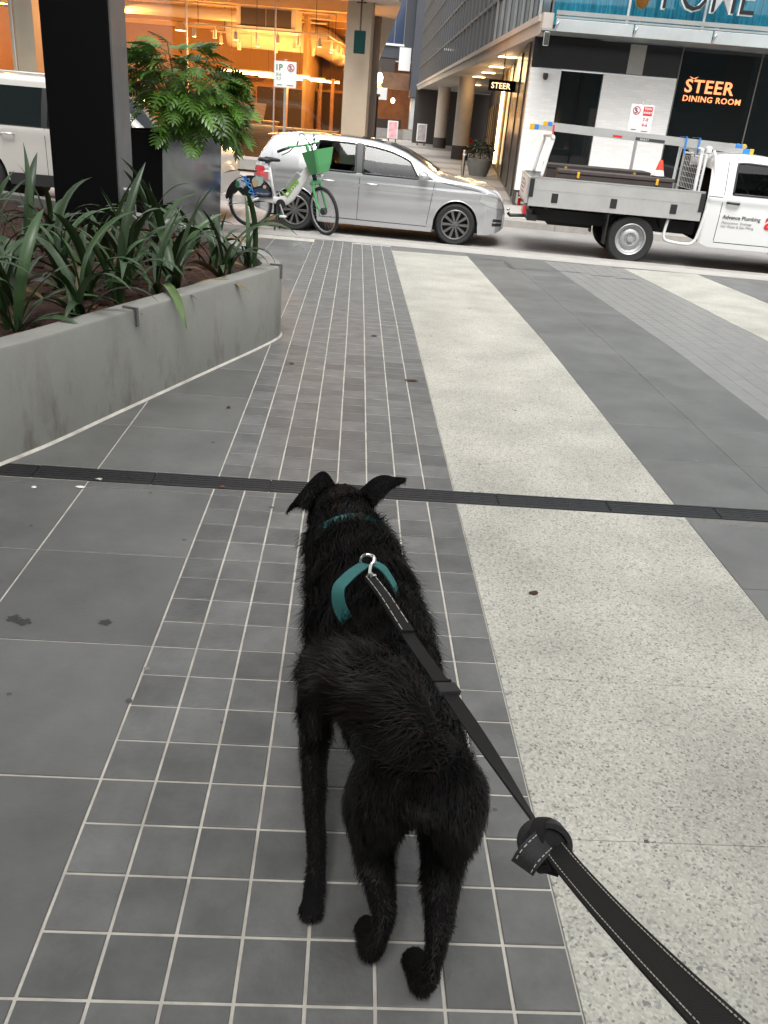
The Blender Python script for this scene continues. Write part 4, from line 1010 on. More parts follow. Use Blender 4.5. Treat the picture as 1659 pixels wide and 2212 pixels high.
# lettering-bearing frame: low rear beam and rising down tube, one moulded piece
def beam(path, ws, hs):
    P = [Vector(p) for p in path]; b = B(); vs = []
    for i, p in enumerate(P):
        t = (P[min(i+1, len(P)-1)]-P[max(i-1, 0)]).normalized(); n_ = Vector((-t.z, 0, t.x)); w_, h_ = ws[i]/2, hs[i]/2; c = .3
        for (a, z) in ((-1, -1+c), (-1, 1-c), (-1+c, 1), (1-c, 1), (1, 1-c), (1, -1+c), (1-c, -1), (-1+c, -1)): vs.append(p+Vector((0, a*w_, 0))+n_*z*h_)
    k = len(P); fs = [(i*8+j, i*8+(j+1) % 8, (i+1)*8+(j+1) % 8, (i+1)*8+j) for i in range(k-1) for j in range(8)]+[tuple(range(7, -1, -1)), tuple(range((k-1)*8, k*8))]
    b.add(vs, fs); return b
beam([(.10, 0, .42), (.25, 0, .405), (.42, 0, .405), (.53, 0, .42), (.60, 0, .48), (.70, 0, .62), (.80, 0, .77), (.88, 0, .89)], [.05, .07, .08, .085, .085, .08, .075, .07], [.06, .07, .10, .13, .14, .13, .12, .10]).build('frame', 'bike_white', bk, smooth=40)
for s in (-1, 1): B().tube([(.14, s*.035, .42), (.05, s*.06, .37), (0, s*.065, WR)], [.02, .018, .015], 8).build('chain_stay', 'bike_white', bk, smooth=True)
B().tube([(.36, 0, .43), (.32, 0, .62), (.27, 0, .90)], [.024, .02, .016], 10).build('seat_post', 'bike_white', bk, smooth=True)
b = B(); b.lathe([(0, -.02), (.07, -.015), (.085, .01), (.06, .035), (0, .04)], 16, 'Z'); o = b.build('saddle', 'plastic', bk, smooth=True); o.location = (.215, 0, .925); o.scale = (1.35, 1, 1)
B().tube([(.22, 0, .93), (.32, 0, .945), (.43, 0, .94)], [.05, .03, .018], 10).build('saddle_nose', 'plastic', bk, smooth=True)
B().cbox(.20, .29, -.055, .055, .66, .80, .02).build('lock_box', 'pinkish' if 'pinkish' in M else 'white', bk)
M['pink'] = mat('pink', (.62, .18, .2), .4, coat=.4); B().cbox(.205, .285, -.06, -.0555, .67, .78, .002).build('rear_lamp', 'pink', bk)
B().cbox(-.18, .08, -.05, .05, .755, .785, .006).build('carrier', 'plastic', bk)
# rear guard with printed skirt, both sides
pts = [(-.345, WR+.02)]+[((WR+.035)*math.cos(a), WR+(WR+.035)*math.sin(a)) for a in np.linspace(R(172), R(18), 18)]+[(.36, .44), (.16, .425), (-.10, .43), (-.18, .50)]
for s in (-1, 1):
    b = B(); y = s*.048; vs = [(x, y, z) for x, z in pts]; b.add(vs+[(x, y+s*.006, z) for x, z in pts], [tuple(range(len(pts))), tuple(range(2*len(pts)-1, len(pts)-1, -1))]+[(i, (i+1) % len(pts), len(pts)+(i+1) % len(pts), len(pts)+i) for i in range(len(pts))])
    b.build('skirt_guard', 'plastic', bk)
# printed scene on the guard: coloured shapes
M['print_blue'] = mat('print_blue', (.03, .05, .12), .4, noise=.5, nscale=14, col2=(.08, .10, .14)); M['print_teal'] = mat('print_teal', (.25, .45, .45), .4, noise=.6, nscale=22, col2=(.55, .6, .5))
M['print_orange'] = mat('print_orange', (.75, .38, .08), .4, noise=.5, nscale=25, col2=(.5, .45, .35)); M['print_grey'] = mat('print_grey', (.42, .46, .52), .4, noise=.6, nscale=20, col2=(.7, .72, .75)); M['print_green'] = mat('print_green', (.06, .22, .10), .4)
def blob(cx_, cz_, rx, rz_, m_, y=-.0555, nm='printed_picture', seed=1):
    r_ = random.Random(seed); n_ = 14
    B().add([(cx_+rx*math.cos(2*math.pi*i/n_)*r_.uniform(.75, 1.15), y-seed*.0001, cz_+rz_*math.sin(2*math.pi*i/n_)*r_.uniform(.75, 1.15)) for i in range(n_)], [tuple(range(n_))]).build(nm, m_, bk)
blob(.18, .50, .14, .06, 'print_blue', seed=2); blob(-.11, .60, .085, .08, 'print_grey', seed=3); blob(-.18, .575, .04, .05, 'print_green', seed=4); blob(.12, .635, .09, .075, 'print_teal', seed=5); blob(.085, .61, .045, .055, 'print_orange', seed=6); blob(.23, .575, .03, .03, 'print_orange', seed=7)
def squiggle(P, nm='graffiti'): B().tube(catmull([(x, -.0575, z) for x, z in P], 5), .008, 5, flat=None).build(nm, 'graf', bk)
M['graf'] = mat('graf', (.05, .30, .72), .4)
squiggle([(-.14, .70), (-.05, .68), (-.09, .63), (0, .66), (-.02, .57), (.03, .53), (-.01, .48), (.07, .47), (.03, .43), (.12, .45)]); squiggle([(-.12, .64), (-.03, .61), (-.06, .56), (.02, .60), (.05, .50)])
text('guard_lettering', 'ride responsibly', .03, 'white', bk, face_y(.10, -.0585, .475), .0004)
# battery, motor, cranks, stand
M['batt'] = mat('batt', (.36, .37, .38), .4, metal=.3)
o = B().cbox(-.14, .14, -.04, .04, -.045, .045, .01).build('battery', 'batt', bk); o.location = (.645, 0, .685); o.rotation_euler = (0, R(-52), 0)
B().lathe([(0, -.06), (.07, -.05), (.075, 0), (.07, .05), (0, .06)], 20, 'Y', (.47, 0, .36)).build('crank_case', 'plastic', bk, smooth=40)
for s, dx, dz in ((-1, .07, -.15), (1, -.07, .15)):
    B().tube([(.47, s*.07, .36), (.47+dx, s*.085, .36+dz)], .012, 6).build('crank', 'galv', bk); B().cbox(.47+dx-.045, .47+dx+.045, min(s*.09, s*.18), max(s*.09, s*.18), .36+dz-.012, .36+dz+.012, .004).build('pedal', 'bike_white' if s < 0 else 'plastic', bk)
for s in (-1, 1): B().tube([(.43, s*.03, .37), (.42, s*.07, .16), (.41, s*.12, .008)], .014, 6).build('stand_leg', 'plastic', bk)
B().tube(catmull([(0, .05, WR), (.15, .05, WR+.03), (.47, .05, .40)], 4), .008, 5).build('chain', 'plastic', bk)
B().tube(catmull([(0, -.07, WR), (-.2, -.075, WR-.02), (-.32, -.06, WR-.06), (-.30, -.02, WR+.02)], 5), .007, 5).build('cable', 'galv', bk)
# steered front end
fr = bpy.data.objects.new('front_end', None); C.objects.link(fr); fr.parent = bk; fr.location = (.90, 0, .92)
fr.rotation_euler = Euler((0, R(-17), 0)).to_matrix().to_4x4().to_euler()
fr.matrix_local = Matrix.Translation((.92, 0, .86)) @ Matrix.Rotation(R(-15), 4, 'Y') @ Matrix.Rotation(R(-38), 4, 'Z')
def fw(b, nm, m_, smooth=False): return b.build(nm, m_, fr, smooth=smooth)
fw(B().tube([(0, 0, -.16), (0, 0, .12)], .032, 12), 'head_tube', 'plastic', True)
for s in (-1, 1): fw(B().tube(catmull([(.005, s*.03, -.15), (.012, s*.065, -.22), (.03, s*.07, -.40), (.055, s*.068, -.555)], 4), [.022]*4+[.021]*4+[.018]*4+[.014], 10), 'fork_blade', 'lime', True)
fw(B().cbox(-.03, .04, -.085, .085, -.20, -.14, .012), 'fork_crown', 'lime')
fw(B().tube(catmull([(0, 0, .10), (-.02, 0, .22), (-.035, 0, .33)], 4), .025, 10), 'stem', 'lime', True)
fw(B().tube(catmull([(-.20, -.30, .33), (-.10, -.24, .345), (-.03, -.1, .335), (-.03, .1, .335), (-.10, .24, .345), (-.20, .30, .33)], 5), .014, 8), 'handlebar', 'lime', True)
for s in (-1, 1):
    fw(B().tube([(-.11, s*.245, .343), (-.27, s*.345, .318)], .019, 8), 'grip', 'plastic', True); fw(B().tube(catmull([(-.08, s*.2, .335), (-.13, s*.25, .29), (-.24, s*.31, .265)], 4), .007, 6), 'brake_lever', 'plastic', True)
for k in range(4): fw(B().tube(catmull([(-.06, (-1)**k*.16, .34), (.05, (-1)**k*.10, .40+.03*k), (.08, 0, .30-.03*k), (.02, .02*k-.03, .05)], 5), .006, 5), 'cable', 'plastic', True)
# basket: tapered tub, open at the top
b = B(); z0, z1 = -.06, .24
def rg(z, x0, x1, w_): return [(x0, -w_, z), (x1, -w_, z), (x1+.015, -w_+.03, z), (x1+.015, w_-.03, z), (x1, w_, z), (x0, w_, z)]
rs = [rg(z0, .06, .22, .10), rg(z0+.10, .055, .27, .13), rg(z1, .05, .34, .17), rg(z1, .06, .33, .158), rg(z0+.1, .065, .26, .12), rg(z0+.012, .07, .212, .092)]
vs = [p for r_ in rs for p in r_]; fs = [(i*6+j, i*6+(j+1) % 6, (i+1)*6+(j+1) % 6, (i+1)*6+j) for i in range(5) for j in range(6)]+[tuple(range(5, -1, -1)), tuple(range(30, 36))]
b.add(vs, fs); fw(b, 'basket', 'lime')
fw(B().box(.03, .055, -.09, .09, -.03, .22), 'basket_mount', 'plastic')
fw(B().cbox(.10, .19, -.035, .035, -.115, -.065, .012), 'front_lamp', 'clear_lens')
fw(B().lathe([(WR+.016, -.03), (WR+.02, 0), (WR+.016, .03)], 40, 'Y', (.06, 0, -.575)), 'tmp', 'lime') if False else None
fwheel = bike_wheel(fr, (.06, 0, -.565), (0, R(15), 0))
# brand lettering along the down tube
k4 = Matrix.Translation((.565, -.046, .455)) @ Matrix.Rotation(R(-54), 4, 'Y') @ Matrix.Rotation(R(90), 4, 'X')
text('frame_lettering', 'Lime', .15, 'lime_text', bk, k4, .001, bold=.003)
bk.location = (-1.57, kerb_y(-1.57)-.22+.62, zg(13.2)+.002)
by = kerb_y(-1.0)-.30
bk.location = (-1.52, kerb_y(-1.52)-.16, zg(kerb_y(-1.52)-.16)+.006); bk.rotation_euler = (0, 0, ST-R(6))

# ------------------------------------------------------------------ parking sign poles
def sign_post(X, Y, z, hpole, label, plates, w=.44, h=.46, rz=0.):
    t = thing('parking_sign', label, 'sign', (X, Y, z), rz, None)
    B().tube([(0, 0, 0), (0, 0, hpole)], .03, 10).build('pole', 'galv', t, smooth=40)
    B().lathe([(.031, hpole), (.024, hpole+.012), (0, hpole+.016)], 10).build('pole_cap', 'galv', t)
    B().cbox(-w/2, w/2, -.042, -.036, hpole-h-.02, hpole-.02, .002).build('plate', 'white', t)
    for zz in (hpole-.1, hpole-h+.06): B().box(-.05, .05, -.036, .034, zz-.015, zz+.015).build('bracket', 'galv', t)
    plates(t, hpole-.02)
    return t
M['sign_green'] = mat('sign_green', (.03, .16, .05), .5); M['sign_red'] = mat('sign_red', (.5, .03, .05), .5)
def ring(t, x, z, r, m_='sign_red', y=-.0432):
    B().lathe([(r, y), (r*.78, y), (r*.78, y-.001), (r, y-.001)], 24, 'Y', (x, 0, z), close=True).build('symbol_ring', m_, t)
    k = Matrix.Translation((x, 0, z)) @ Matrix.Rotation(R(45), 4, 'Y'); B().box(-r*.9, r*.9, y-.0008, y, -r*.1, r*.1, k).build('symbol_bar', m_, t)
def p1(t, zt):
    text('sign_lettering', '1P', .15, 'sign_green', t, face_y(-.205, -.0432, zt-.16), .0005, bold=.003); ring(t, .11, zt-.11, .07)
    text('sign_lettering', 'S', .11, 'ink', t, face_y(.075, -.0435, zt-.15), .0005, bold=.003)
    for k in range(2): text('sign_lettering', ['8-6', '7-7'][k], .075, 'sign_green', t, face_y(-.18, -.0432, zt-.26-k*.08), .0005)
    B().box(-.16, -.06, -.044, -.043, zt-.425, zt-.41).build('arrow', 'sign_green', t); B().box(.04, .17, -.044, -.043, zt-.425, zt-.41).build('arrow', 'sign_red', t)
def p2(t, zt):
    ring(t, -.11, zt-.11, .075); text('sign_lettering', 'S', .12, 'ink', t, face_y(-.15, -.0435, zt-.155), .0005, bold=.003)
    B().box(.02, .2, -.0435, -.0425, zt-.19, zt-.03).build('panel', 'red', t)
    text('sign_lettering', 'TOW', .06, 'white', t, face_y(.035, -.0437, zt-.09), .0005, bold=.002); text('sign_lettering', 'AWAY', .055, 'white', t, face_y(.03, -.0437, zt-.155), .0005, bold=.002)
    for k in range(2): text('sign_lettering', ['7-9', '4-6'][k], .085, 'sign_red', t, face_y(.035, -.0432, zt-.29-k*.09), .0005, bold=.002)
    B().box(-.16, -.06, -.044, -.043, zt-.45, zt-.435).build('arrow', 'ink', t); B().box(.04, .17, -.044, -.043, zt-.47, zt-.455).build('arrow', 'sign_red', t)
sign_post(-1.52, sp(-1.52, 5.5).y, FAR_Z, 2.50, 'white 1P parking sign on a grey pole in front of the orange-lit cafe', p1, rz=ST)
sign_post(5.42, sp(5.42, 5.5).y, FAR_Z, 2.28, 'white no-stopping sign with red tow-away panel, before the white tiled wall', p2, w=.45, h=.52, rz=ST+R(6))
# ------------------------------------------------------------------ buildings across the street
M['black_tile'] = mat('black_tile', (.010, .010, .011), .3, coat=.1, noise=.3, nscale=2)
M['black_glass'] = mat('black_glass', (.008, .010, .010), .03, spec=.7)
def brickwork(name, col, mortar, sx, sz_, rough=.45):
    m = mat(name, col, rough); n = m.node_tree; L = n.links; bs = n.nodes['Principled BSDF']
    t = n.nodes.new('ShaderNodeTexCoord'); mp = n.nodes.new('ShaderNodeMapping'); mp.inputs['Rotation'].default_value = (R(90), 0, 0); L.new(t.outputs['Object'], mp.inputs[0])
    br = n.nodes.new('ShaderNodeTexBrick'); br.inputs['Scale'].default_value = 1; br.inputs['Brick Width'].default_value = sx; br.inputs['Row Height'].default_value = sz_; br.inputs['Mortar Size'].default_value = .004
    br.inputs['Color1'].default_value = (*col, 1); br.inputs['Color2'].default_value = (*[c*.9 for c in col], 1); br.inputs['Mortar'].default_value = (*mortar, 1); L.new(mp.outputs[0], br.inputs['Vector'])
    L.new(br.outputs['Color'], bs.inputs['Base Color'])
    bp = n.nodes.new('ShaderNodeBump'); bp.inputs['Strength'].default_value = .4; bp.inputs['Distance'].default_value = .004; bp.invert = True; L.new(br.outputs['Fac'], bp.inputs['Height']); L.new(bp.outputs[0], bs.inputs['Normal'])
    return m
M['white_brick'] = brickwork('white_brick', (.80, .79, .77), (.70, .69, .67), .22, .055)
M['beige_wall'] = mat('beige_wall', (.42, .34, .25), .6, noise=.12, nscale=2)
M['stone_pale'] = mat('stone_pale', (.50, .45, .40), .6, noise=.15, nscale=2, world=True)
M['fascia'] = mat('fascia', (.40, .42, .41), .4, metal=.5, noise=.2, nscale=2)
M['fascia_glass'] = mat('fascia_glass', (.52, .56, .56), .25, metal=.2, noise=.2, nscale=1.5)
M['curtain'] = mat('curtain', (.05, .34, .40), .6, noise=.5, nscale=3, stretch=(9, 1, .3), col2=(.012, .07, .11))
M['bronze'] = mat('bronze', (.25, .15, .08), .3, metal=.8)
M['timber'] = mat('timber', (.42, .24, .10), .5, noise=.35, nscale=5, stretch=(1, 6, 6))
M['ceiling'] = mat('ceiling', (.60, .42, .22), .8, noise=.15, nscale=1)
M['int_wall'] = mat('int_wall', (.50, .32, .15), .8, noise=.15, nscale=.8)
M['int_dark'] = mat('int_dark', (.05, .04, .035), .7)
M['duct'] = mat('duct', (.55, .50, .42), .55)
M['cafe_glass'] = glass('cafe_glass', (.96, .97, .96), .9)
M['shop_glass'] = glass('shop_glass', (.7, .75, .75), 1.0)
M['warm_lamp'] = mat('warm_lamp', (1, .8, .5), .4, emit=(1, .66, .28), estr=9)
M['warm_panel'] = mat('warm_panel', (1, .8, .5), .4, emit=(1, .70, .34), estr=4.5)
M['sign_copper'] = mat('sign_copper', (.9, .4, .2), .4, emit=(1, .27, .09), estr=.62)
M['sign_cream'] = mat('sign_cream', (.9, .75, .5), .4, emit=(1, .66, .36), estr=.8)
M['blue_grey'] = mat('blue_grey', (.05, .056, .068), .6, noise=.15, nscale=1)
M['mullion'] = mat('mullion', (.16, .15, .14), .45, metal=.4)
M['tower_glass'] = mat('tower_glass', (.20, .25, .28), .06, metal=.55, spec=.8, noise=.4, nscale=.5, world=True)
M['gold'] = mat('gold', (.75, .50, .18), .3, metal=.8)

def lamp(parent, loc, energy, color=(1, .43, .10), r=.08):
    l = bpy.data.lights.new('lamp_light', 'POINT'); l.energy = energy; l.color = color; l.shadow_soft_size = r
    o = bpy.data.objects.new('lamp_light', l); C.objects.link(o); o.parent = parent; o.location = loc; return o

# ---- corner restaurant: local u along the street facade (to the right), v into the block
FD = 8.5; F0 = sp(3.73, FD)
rb = thing('restaurant_building', 'corner building with black tiles, white brick panels and round columns along the lane', 'building', (F0.x, F0.y, FAR_Z), ST)
gz = -FAR_Z                       # heights below are above the far footpath
def H(z): return z+gz
B().box(0, 16, .02, .4, 0, H(.15)).build('plinth', 'int_dark', rb)
def wallpanel(nm, m_, u0, u1, z0, z1, y0=0, y1=.3): return B().box(u0, u1, y0, y1, H(z0), H(z1)).build(nm, m_, rb)
wallpanel('brick_panel', 'white_brick', .0, .68, .152, 2.72); wallpanel('brick_panel', 'white_brick', 1.62, 3.22, .152, 2.71)
wallpanel('tall_window', 'black_glass', .70, 1.60, .152, 2.70, .06, .2)
for k in range(2): B().box(.70+k*.45-.015, .70+k*.45+.015, .03, .06, H(.152), H(2.7)).build('window_bar', 'black_paint', rb)
wallpanel('black_band', 'black_tile', .0, 3.25, 2.735, 3.34, .02, .3)
for u0, u1 in ((3.25, 4.93), (4.96, 6.6), (6.63, 9.5)): wallpanel('glass_panel', 'black_glass', u0, u1, .152, 3.34, .03, .12)
for u in (3.235, 4.945, 6.615): B().box(u-.012, u+.012, .0, .06, H(.152), H(3.34)).build('window_bar', 'mullion', rb)
B().box(2.1, 2.45, .012, .02, H(2.74), H(3.32)).build('grey_strip', 'footpath', rb)
# number on the plinth
text('street_number', '15', .34, 'concrete', rb, face_y(.0, .018, H(-.14), .95), .003, bold=.006)
# canopy over the street
cb = B(); cb.box(.05, 14, -.95, .02, H(3.36), H(3.40)); cb.build('canopy_deck', 'fascia', rb)
for k in range(9):
    u = .32+k*1.62-(.0 if k else 0)
    B().cbox(u+.012, u+1.608, -1.0, -.955, H(3.355), H(3.585), .006).build('canopy_panel', 'fascia_glass', rb)
    B().tube([(u, -1.0, H(3.36)), (u+.03, -1.03, H(3.48)), (u+.16, -.90, H(3.66)), (u+.18, -.1, H(3.70))], .018, 6).build('canopy_bracket', 'fascia', rb)
B().box(.32, 14.8, -.99, -.93, H(3.60), H(3.635)).build('canopy_rail', 'fascia', rb)
B().box(.32, 14.8, -.96, -.90, H(3.66), H(3.74)).build('canopy_gutter', 'fascia', rb)
B().cbox(.12, .24, -.96, -.80, H(3.08), H(3.34), .01).build('canopy_end_light', 'chrome', rb)
# first floor: glass, curtains, mullions
B().box(.25, 14, .10, .12, H(3.74), H(7.2)).build('first_floor_glass', glass('teal_glass', (.8, .95, 1), 1.0), rb)
B().grid(lambda u, v: (lerp(.3, 14, u), .30+.05*math.sin(u*190)+.03*math.sin(u*77), lerp(H(3.6), H(7.2), v)), 420, 1).build('curtain', 'curtain', rb, smooth=True, fix=False)
for k, u in enumerate(np.arange(.3, 14, 1.62)): B().box(u-.022, u+.022, .02, .10, H(3.66), H(7.2)).build('mullion', 'white_paint' if k in (1, 2, 3, 4) else 'mullion', rb)
B().box(.0, 14, .4, .5, H(3.34), H(12)).build('front_wall', 'blue_grey', rb)
B().box(.0, 14, -.02, .42, H(7.2), H(7.6)).build('floor_edge', 'mullion', rb); B().box(.0, 14, .1, .12, H(7.6), H(12)).build('upper_glass', 'tower_glass', rb)
# dome camera
B().lathe([(0, -.14), (.035, -.13), (.055, -.09), (.06, -.03), (.05, .0)], 16, 'Z', (.34, -.07, H(2.62))).build('camera_dome', 'plastic', rb, smooth=40); B().cbox(.29, .39, -.12, 0, H(2.62), H(2.66), .004).build('camera_mount', 'white', rb)
# signs
sg_ = thing('restaurant_sign', 'glowing copper letters STEER DINING ROOM on the black wall', 'sign', (F0.x, F0.y, FAR_Z), ST)
split_letters(text('sign_lettering', 'STEER', .36, 'sign_copper', sg_, face_y(3.42, .0, H(2.49), 1.03), .012, bold=.006, spacing=1.1))
split_letters(text('sign_lettering', 'DINING ROOM', .162, 'sign_copper', sg_, face_y(3.42, .0, H(2.31), 1.06), .010, bold=.002, spacing=1.12))
B().add([(3.48, .0, H(2.80)), (3.58, .0, H(2.765)), (3.68, .0, H(2.80)), (3.62, .0, H(2.755)), (3.54, .0, H(2.755))], [(0, 4, 1), (1, 3, 2), (1, 4, 3)]).build('horns', 'sign_copper', sg_)
ps = thing('hotel_letters', 'large pale outlined letters POME and gold shell above the canopy', 'sign', (F0.x, F0.y, FAR_Z), ST)
split_letters(text('letter_face', 'POME', .95, 'black_tile', ps, face_y(2.50, -.262, H(4.0), .80), .004, bold=-.006, spacing=1.0))
split_letters(text('letter_edge', 'POME', .95, 'white_paint', ps, face_y(2.485, -.20, H(3.985), .80), .05, bold=.008, spacing=1.0))
b = B()
for k in range(8):
    f0, f1 = k/8*2-1, (k+1)/8*2-1; fm = (f0+f1)/2; dz = .05*abs(fm)+(.02 if k % 2 else 0)
    P0 = [(2.12+.10*f, -.25 if f != fm else -.31, H(3.93)+dz) for f in (f0, fm, f1)]; P1 = [(2.12+.30*f, -.25 if f != fm else -.33, H(4.55)-.1*abs(f)) for f in (f0, fm, f1)]
    b.add(P0+P1, [(0, 1, 4, 3), (1, 2, 5, 4)])
b.build('shell_emblem', 'gold', ps)
# ---- lane side of the restaurant building
def WP(*a): return [Vector(p) for p in a]
lane = thing('lane_frontage', 'glazed lane frontage with bronze cornice and lit soffit over the columns', 'building')
def q4(nm, m_, a, b_, z0, z1, parent=lane, th=.15):
    """upright slab between two plan points"""
    d = (Vector(b_)-Vector(a)); n_ = Vector((d.y, -d.x)).normalized()*th
    vs = [(a[0], a[1], z0), (b_[0], b_[1], z0), (b_[0]+n_.x, b_[1]+n_.y, z0), (a[0]+n_.x, a[1]+n_.y, z0)]
    return B().add(vs+[(x, y, z1) for x, y, _ in vs], [(0, 3, 2, 1), (4, 5, 6, 7), (0, 1, 5, 4), (1, 2, 6, 5), (2, 3, 7, 6), (3, 0, 4, 7)]).build(nm, m_, parent)
cA, cB = (3.72, 20.45), (4.0, 68.0)          # cornice line
q4('cornice', 'stone_pale', cA, cB, 3.32, 3.55); q4('cornice_step', 'bronze_pale' if 'bronze_pale' in M else 'stone_pale', (cA[0]-.06, cA[1]-.04), (cB[0]-.06, cB[1]), 3.555, 3.68, th=.25)
B().box(cA[0]-.02, cA[0]+.20, cA[1]-.30, cA[1]-.04, 3.33, 3.70).build('cornice_end', 'stone_pale', lane)
q4('lane_glass', 'tower_glass', (cA[0]+.08, cA[1]+.4), (cB[0]+.08, cB[1]), 3.69, 11.5)
for z in (4.75, 5.8, 6.9, 8.0): q4('transom', 'mullion', (cA[0]+.02, cA[1]+.4), (cB[0]+.02, cB[1]), z, z+.09)
dv = Vector((cB[0]-cA[0], cB[1]-cA[1])); 
for k in range(40):
    p = Vector(cA)+dv*((k*1.2+.5)/48.); 
    if p.y > 68: break
    B().box(p.x-.0, p.x+.06, p.y-.03, p.y+.03, 3.70, 11.4).build('mullion', 'mullion' if k > 6 else 'fascia', lane)
# soffit over the columns
B().add([(3.74, 20.7, 3.42), (4.02, 68, 3.42), (10, 68, 3.42), (5.2, 20.7, 3.42)], [(0, 1, 2, 3)]).build('soffit', 'stone_pale', lane, fix=False)
wd = Vector((math.sin(-ST), math.cos(ST)))
def wallpt(s, off=0): p = Vector((F0.x+.02, F0.y+.05))+wd*s; return (p.x-wd.y*off, p.y+wd.x*off)
q4('side_wall', 'black_tile', wallpt(0), wallpt(12), FAR_Z, 3.41)
for k, s in enumerate((1.2, 4.4, 9.0)): q4('wall_fin', 'int_dark', wallpt(s, .03), wallpt(s+.16, .03), FAR_Z+.1, 3.3, th=.05)
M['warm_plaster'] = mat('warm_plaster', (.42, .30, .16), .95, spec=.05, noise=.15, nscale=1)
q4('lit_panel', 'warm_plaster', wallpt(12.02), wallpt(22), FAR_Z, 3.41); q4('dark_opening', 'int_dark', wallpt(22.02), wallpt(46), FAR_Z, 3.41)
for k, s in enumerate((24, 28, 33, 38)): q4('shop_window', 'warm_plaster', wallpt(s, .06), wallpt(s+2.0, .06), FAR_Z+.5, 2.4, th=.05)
B().box(3.9, 11, 67.5, 67.8, FAR_Z, 3.4).build('end_wall', 'int_dark', lane)
for k, (x, y) in enumerate(((4.95, 44.3), (5.3, 60.0))):
    t = thing('lane_column', ['round pale concrete column with black foot, nearer one in the lane', 'round pale concrete column with black foot, farther one in the lane'][k], 'column', (x, y, FAR_Z), 0, 'lane columns')
    B().lathe([(.42, 0), (.42, .62), (.41, .63)], 32).build('foot', 'int_dark', t, smooth=40); B().lathe([(.405, .62), (.40, 3.62)], 32).build('shaft', 'stone_pale', t, smooth=40)
for k, (x, y) in enumerate(((4.4, 29.0), (4.85, 34.3), (5.15, 38.7), (5.3, 42.9), (6.3, 52.0))):
    t = thing('soffit_light', 'square warm downlight in the lane soffit, %s from the street' % ORD[k], 'light', (x, y, 3.40), 0, 'lane soffit lights')
    B().box(-.30, .30, -.30, .30, 0, .018).build('frame', 'bronze', t); B().box(-.26, .26, -.26, .26, -.012, -.001).build('diffuser', 'warm_panel', t); lamp(t, (0, 0, -.25), 8, (1, .6, .28), .2)
t = thing('light_strip', 'slim vertical warm light strip on the lane wall by the potted plant', 'light', (*wallpt(14.6, .10), FAR_Z), 0)
B().box(-.05, .05, -.06, .06, .3, 3.1).build('tube', 'warm_panel', t); lamp(t, (-.5, 0, 1.7), 5, (1, .6, .25), .3)
bs_ = thing('blade_sign', 'small black blade sign reading STEER projecting over the lane', 'sign', (*wallpt(7.2), 0), 0)
B().cbox(-.80, .02, -.05, .05, 2.42, 2.72, .006).build('panel', 'black_paint', bs_); split_letters(text('sign_lettering', 'STEER', .22, 'sign_cream', bs_, face_y(-.73, -.056, 2.49, .95), .003, bold=.004, spacing=1.05))
B().tube([(-.4, 0, 2.72), (-.4, 0, 3.41)], .015, 6).build('hanger', 'black_paint', bs_)
for k, s_ in enumerate((24.5, 27.5)):
    t = thing('lobby_chair', ['red chair behind the nearer lane column', 'red chair farther along behind the lane columns'][k], 'chair', (*wallpt(s_, 1.2), FAR_Z), R(20), 'red lobby chairs')
    B().cbox(-.35, .35, -.3, .3, .32, .46, .03).build('seat', 'red', t); B().cbox(-.35, .35, .24, .34, .46, .95, .03).build('backrest', 'red', t)
    for a in (-.3, .3):
        for b_ in (-.25, .28): B().tube([(a, b_, 0), (a, b_, .33)], .02, 6).build('leg', 'int_dark', t)
# pot and bollard in the lane
t = thing('potted_shrub', 'leafy green shrub in a round grey pot against the lane wall', 'plant', (*wallpt(10.6, .75), FAR_Z), 0)
B().lathe([(0, 0), (.30, 0), (.42, .35), (.44, .55), (.40, .57), (.38, .5), (0, .48)], 24).build('pot', 'concrete', t, smooth=40)
b = B(); r3 = random.Random(3)
for k in range(260):
    a, e = r3.uniform(0, 6.28), math.asin(r3.uniform(-.35, 1)); rad = r3.uniform(.2, .52); c_ = Vector((rad*math.cos(a)*math.cos(e), rad*math.sin(a)*math.cos(e), .78+rad*math.sin(e)*.9)); k4 = Matrix.Translation(c_) @ Euler((r3.uniform(-1, 1), r3.uniform(-1, 1), a)).to_matrix().to_4x4()
    l = r3.uniform(.09, .15); b.add([k4 @ Vector(p) for p in ((0, 0, 0), (l*.5, l*.28, .01), (l, 0, -.02), (l*.5, -l*.28, .01))], [(0, 1, 2, 3)])
stuff(b.build('foliage', 'leaf_dark', t, fix=False)); B().tube([(0, 0, .4), (.02, 0, .8), (.05, .03, 1.05)], .02, 6).build('trunk', 'bark', t)
t = thing('street_bollard', 'slim stainless steel bollard on the far footpath at the lane mouth', 'bollard', (3.12, 26.6, FAR_Z), 0)
B().lathe([(.05, 0), (.05, .92), (.042, .945), (0, .95)], 18).build('post', 'steel', t, smooth=40); B().lathe([(.075, 0), (.075, .012), (.05, .014)], 18).build('base_ring', 'steel', t); B().lathe([(.0512, .80), (.0512, .85)], 18).build('band', 'white', t)

